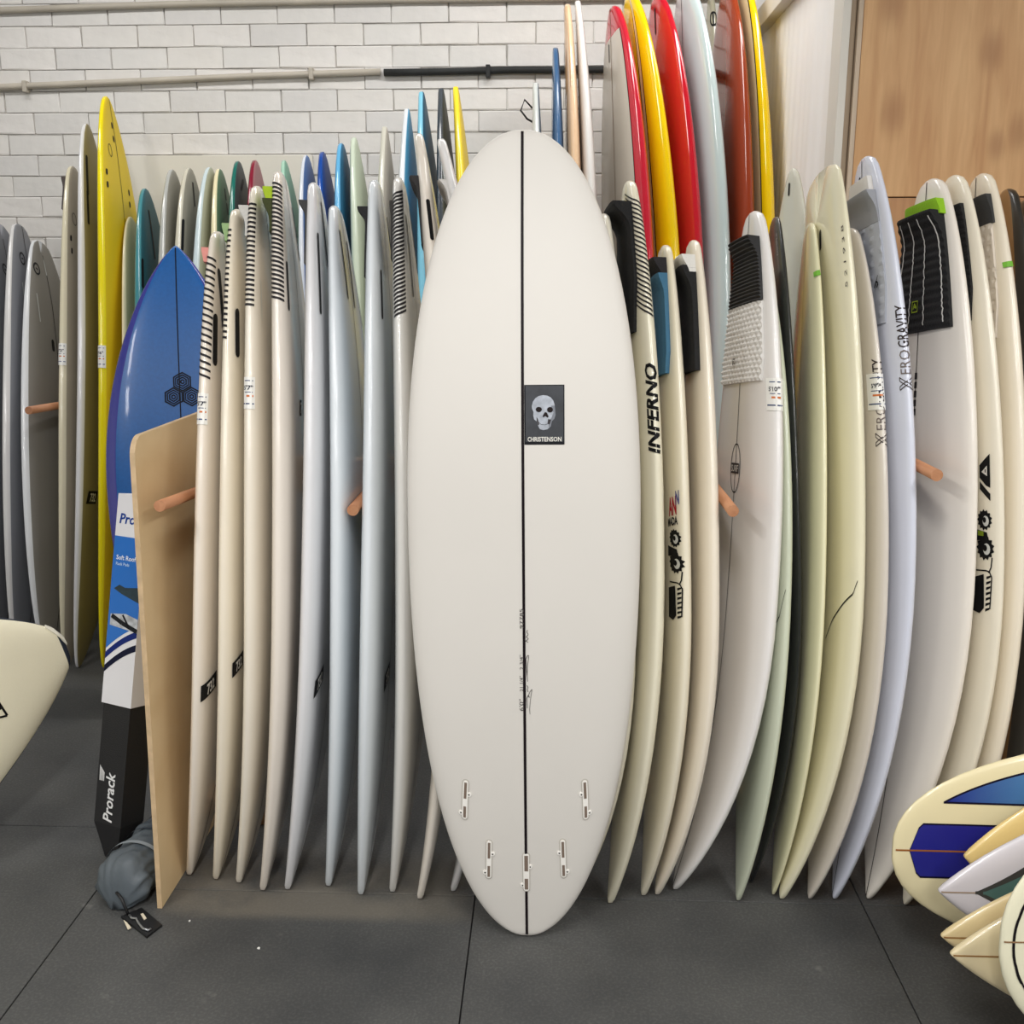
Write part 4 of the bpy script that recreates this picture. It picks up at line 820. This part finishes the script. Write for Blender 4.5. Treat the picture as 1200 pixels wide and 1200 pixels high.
rack('board_rack','timber dowel rack behind the cream boards next to the studded-pad board',0.10,0.44,3.0,1.0,[((t3[0],t3[1],t3[2],t3[0],t3[2]),0.0135)])
rack('board_rack','timber dowel rack holding the lavender board in front of the plywood wall',0.82,1.40,3.0,1.1,[((t4[0],t4[1],t4[2],t4[0],t4[2]),0.0135)])
t5=at(33.5,481,3.70)
rack('board_rack','timber dowel rack holding the grey boards along the brick wall',-2.9,-1.2,4.46,1.02,[((t5[0],t5[1],t5[2],t5[0]-0.03,1.03),0.0145)])
# ================================================================= PLYWOOD SHEET
b0=on_floor(190,1065); tp=at(157,513,2.26); Hh=tp[2]; lean=tp[0]-b0[0]
out=[(0,0),(0.52,0),(0.52,Hh)]+[(0.045-0.045*math.sin(math.radians(90*i/8)),Hh-0.045+0.045*math.cos(math.radians(90*i/8))) for i in range(9)]
V=[];F=[]; n=len(out)
for s in (0,1):
    for y,z in out: V.append((b0[0]+lean*z/Hh-0.012*s, 2.249+y+0.01*z/Hh, z+0.001))
F=[tuple(range(n)),tuple(range(2*n-1,n-1,-1))]+[(i,(i+1)%n+0,n+(i+1)%n,n+i) for i in range(n)]
F=[tuple(range(n)),tuple(range(2*n-1,n-1,-1))]+[(i,n+i,n+(i+1)%n,(i+1)%n) for i in range(n)]
o=mesh_obj('plywood_sheet',V,F,[wood('birch_ply',(232,208,166),(214,184,138),0.45,scale=2.0,vscale=(3,1.6,2.4)),mat('ply_edge',(206,178,140),0.6,noise=0.2,scale=30)],None,(b0[0],2.25,0),fmat=[0,0]+[1]*n)
tag(o,'pale birch plywood sheet with rounded corner standing on edge left of the white boards','plywood sheet')
# ================================================================= ROOF RACK PACK
def prism(name,parent,og,A,Bp,sec0,sec1,m,u,v,cap=True,bev=0.0):
    V=[];
    for P,s in ((A,sec0),(Bp,sec1)): V+=[P+u*x+v*y for x,y in s]
    n=len(sec0); F=[(i,(i+1)%n,n+(i+1)%n,n+i) for i in range(n)]+[tuple(range(n-1,-1,-1)),tuple(range(n,2*n))]
    return mesh_obj(name,V,F,m,parent,og)
base=on_floor(131,1004); base[2]=0.002; top=at(166,580,2.66); u=unit(np.array([0.93,-0.36,0.0])); ax=unit(top-base); u=unit(u-ax*(u@ax)); v=np.cross(ax,u)   # v points away from the camera
Lp=np.linalg.norm(top-base); root=empty('roof_rack_pack',tuple(base)); tag(root,'roof rack pads in a white and blue cardboard sleeve leaning behind the plywood sheet','roof rack')
fab=mat('black_nylon',(24,24,26),0.7,bump=0.5,bscale=400); sec=[(-0.038,-0.036),(0.055,-0.036),(0.055,0.05),(-0.038,0.05)]
small=[(-0.012,-0.012),(0.03,-0.012),(0.03,0.035),(-0.012,0.035)]
prism('pad_tip',root,base,base,base+ax*0.10,small,sec,fab,u,v); prism('pad_roll',root,base,base+ax*0.10,base+ax*(Lp-0.03),sec,sec,fab,u,v)
cs=[(x*1.1,y*1.1-0.001) for x,y in sec]; z0=0.43*Lp
sl=prism('cardboard_sleeve',root,base,base+ax*z0,top,cs,cs,mat('white_card',(224,224,228),0.55,noise=0.03),u,v)
def face_art(parent,bm,m,name,h,off,dx=0.0):
    for q in bm.verts:
        p=base+ax*(h+q.co.y)+u*(q.co.x+dx)+v*(cs[0][1]-off); q.co=p-base
    return bm_obj(name,bm,m,parent)
sw=0.1160; L1=z0+0.19*(Lp-z0)/0.55; x0s=cs[0][0]; x1s=cs[1][0]
hb=z0+(Lp-z0)*0.26; ht=z0+(Lp-z0)*0.80
def wave(x,b): f=(x-x0s)/(x1s-x0s); return b+0.10*f-0.03*f*f
N=10; xs=[x0s+(x1s-x0s)*i/N for i in range(N+1)]
face_art(sl,poly_bm([(x,wave(x,hb)) for x in xs]+[(x1s,ht),(x0s,ht)]),mat('card_blue',(20,104,190),0.45),'blue_panel',0,0.0006)
for d,w_,c,nm in ((-0.028,0.018,(20,40,110),'wave_band'),(-0.064,0.018,(14,20,48),'wave_band')): face_art(sl,poly_bm([(x,wave(x,hb+d)) for x in xs]+[(x,wave(x,hb+d+w_)) for x in reversed(xs)]),ink(c),nm,0,0.0008)
bm=text_bm('ProRack',0.026,0.02,0.15)
for q in bm.verts: q.co.x+=0.012
bm2=bm; xs_=[q.co.x for q in bm.verts]; mnx=min(xs_)
for q in bm.verts: q.co.x+=x0s+0.012-mnx; q.co.x=min(q.co.x,x1s-0.002) if q.co.x<x1s+0.0 else q.co.x
bmesh.ops.delete(bm,geom=[f for f in bm.faces if max(q.co.x for q in f.verts)>x1s-0.001],context='FACES')
face_art(sl,bm,ink((20,60,140)),'lettering',z0+(Lp-z0)*0.885,0.0009)
for s,hf,hh,c in (('Soft Roof',0.70,0.012,(236,240,246)),('Rack Pads',0.67,0.008,(190,214,240))):
    bm=text_bm(s,hh,0.01); mnx=min(q.co.x for q in bm.verts)
    for q in bm.verts: q.co.x+=x0s+0.012-mnx
    face_art(sl,bm,ink(c),'small_print',z0+(Lp-z0)*hf,0.0012)
face_art(sl,poly_bm([(x0s+0.012,0.0),(x0s+0.04,-0.012),(x1s,-0.03),(x1s,0.012),(x0s+0.05,0.006),(x0s+0.03,0.012)]),mat('print_dark',(26,50,60),0.5,noise=0.3,scale=60),'product_picture',z0+(Lp-z0)*0.55,0.0012)
face_art(sl,poly_bm([(x0s+0.008,0.016),(x0s+0.06,0.022),(x1s,0.012),(x1s,-0.024),(x0s+0.008,-0.014)]),mat('print_car',(190,194,200),0.4,noise=0.5,scale=50),'car_picture',z0+(Lp-z0)*0.40,0.0012)
face_art(sl,poly_bm(*ribbon([(x0s+0.012,0.012),(x0s+0.05,-0.004),(x1s,-0.02)],0.012),*ribbon([(x0s+0.05,0.018),(x0s+0.075,-0.014)],0.006)),ink((26,28,34)),'car_glass',z0+(Lp-z0)*0.40,0.0016)
bm=text_bm('Prorack',0.030,0.02,0.2); xs_=[q.co.x for q in bm.verts]; kk=0.135/(max(xs_)-min(xs_))
for q in bm.verts: q.co=(-q.co.y-0.004,q.co.x*kk,0)
def pad_art(bm,m,name,h,dx=0):
    for q in bm.verts: p=base+ax*(h+q.co.y)+u*(q.co.x+dx)+v*(sec[0][1]-0.001); q.co=p-base
    return bm_obj(name,bm,m,root)
pad_art(bm,ink((226,226,226)),'lettering',0.175,0.012)
pad_art(poly_bm(*[ [(-0.004+0.006*i,0.0),(0.0+0.006*i,0.0),(0.0+0.006*i,0.035-0.006*i),(-0.006+0.006*i,0.042-0.006*i)] for i in range(3)]),ink((200,200,200)),'swoosh_mark',0.215,-0.026)
# ================================================================= GREY SACK
from mathutils import noise as mnoise, Vector
p0=np.array([-1.045,2.62,0.0]); p1=np.array([-1.072,2.265,0.0]); d=unit(p1-p0); side=np.array([-d[1],d[0],0]); Ls=0.40
V=[];F=[]; nu,nv=70,56
rad=lambda f:0.066*min(1.0,(f/0.06)**0.5 if f<0.06 else 1.0)*(0.72+0.28*f)*(math.sqrt(max(0.03,1-((f-0.86)/0.145)**2)) if f>0.86 else 1.0)
st=p1-d*(Ls-0.03)
for i in range(nu+1):
    f=max(0.002,min(0.998,i/nu)); R=rad(f)
    for j in range(nv):
        a=2*math.pi*j/nv; c,s=math.cos(a),math.sin(a)
        q=Vector((f*5,c*1.4,s*1.4)); w_=0.12*mnoise.noise(q*1.3)+0.10*mnoise.noise(q*2.6)-0.34*abs(mnoise.noise(Vector((f*7+c*1.5,c*1.3,s*1.3))))*(0.3+0.8*f)-0.22*abs(mnoise.noise(Vector((f*3.5,c*2.6+f*4,s*2.6))))*f+0.12
        rr=R*(1+w_); z=R*0.92+rr*s
        V.append(st+d*(f*Ls)+side*(rr*1.12*c)+np.array([0,0,max(0.002,z)]))
for i in range(nu):
    for j in range(nv): F.append((i*nv+j,i*nv+(j+1)%nv,(i+1)*nv+(j+1)%nv,(i+1)*nv+j))
F+= [tuple(range(nv-1,-1,-1)),tuple(nu*nv+j for j in range(nv))]
root=empty('carry_sack',(float(p1[0]),float(p1[1]),0)); og=np.array([p1[0],p1[1],0.0]); tag(root,'crumpled grey nylon sack with cord and black tag lying beside the plywood sheet','bag')
mesh_obj('sack_cloth',V,F,mat('grey_nylon',(84,92,98),0.55,noise=0.2,scale=10,bump=0.5,bscale=30),root,og,True)
def ringV(f,k=1.03,a0=0,a1=2*math.pi,n=26,wd=0.014):
    V=[];F=[]
    for i in range(n+1):
        a=a0+(a1-a0)*i/n
        for e in (-1,1):
            ff=f+e*wd/Ls/2; R=rad(ff)*k*1.13; V.append(st+d*(ff*Ls)+side*(R*1.12*math.cos(a))+np.array([0,0,max(0.003,rad(ff)*0.92+R*math.sin(a))]))
    return V,[(2*i,2*i+1,2*i+3,2*i+2) for i in range(n)]
V,F=ringV(0.72,1.04,-0.2,math.pi+0.2); mesh_obj('webbing_band',V,F,mat('pale_webbing',(140,148,154),0.6),root,og)
V,F=ringV(0.52,1.04,0.3,2.6,wd=0.01); mesh_obj('webbing_band',V,F,mat('dark_webbing',(58,66,74),0.6),root,og)
e0=st+d*(Ls*0.99)+np.array([0,0,0.05]); e1=on_floor(150,1074); e1[2]=0.008; V,F=tube([e0,(e0+e1)/2+np.array([0,0,0.012]),e1],0.004,8); mesh_obj('draw_cord',V,F,mat('black_cord',(26,26,28),0.6),root,og,True)
c=[on_floor(*q) for q in ((142,1076),(166,1066),(190,1086),(172,1100))]; c2=[p+np.array([0,0,0.006]) for p in c]
tg=mesh_obj('tag_card',c2+[p+np.array([0,0,0.0005]) for p in c],[(3,2,1,0),(4,5,6,7),(0,1,5,4),(1,2,6,5),(2,3,7,6),(3,0,4,7)],mat('black_card',(24,24,25),0.4),root,og)
for qs in (((145,1081),(149,1084),(154,1090),(150,1092)),((165,1074),(168,1073),(172,1079),(169,1081))):
    P=[on_floor(*q)+np.array([0,0,0.0075]) for q in qs]; P=[p for p in P]; mesh_obj('buckle',[p for p in P]+[p-np.array([0,0,0.0025]) for p in P],[(3,2,1,0),(4,5,6,7),(0,1,5,4),(1,2,6,5),(2,3,7,6),(3,0,4,7)],mat('pale_buckle',(216,206,182),0.4),tg,og)
V,F=tube([on_floor(x,y)+np.array([0,0,0.009]) for x,y in ((152,1076),(155,1080),(160,1080),(163,1086),(168,1092),(174,1094),(177,1092))],0.0028,8); mesh_obj('metal_hook',V,F,mat('grey_metal',(170,172,174),0.3,metal=0.8),tg,og,True)

# ================================================================= CRUMBS
for px,py,s,lb_ in ((222,1080,0.0035,'small white foam crumb on the dark mat in front of the plywood sheet'),(303,1112,0.004,'larger white foam crumb on the dark mat in front of the striped-rail boards')):
    p=on_floor(px,py); bm=bmesh.new(); bmesh.ops.create_icosphere(bm,subdivisions=1,radius=s); rr=random.Random(px)
    for v in bm.verts: v.co*=rr.uniform(0.7,1.2); v.co.z=max(v.co.z*0.7,-s*0.5)
    o=bm_obj('foam_crumb',bm,mat('foam_white',(232,230,224),0.8),None,(p[0],p[1],s*0.5)); tag(o,lb_,'crumb')
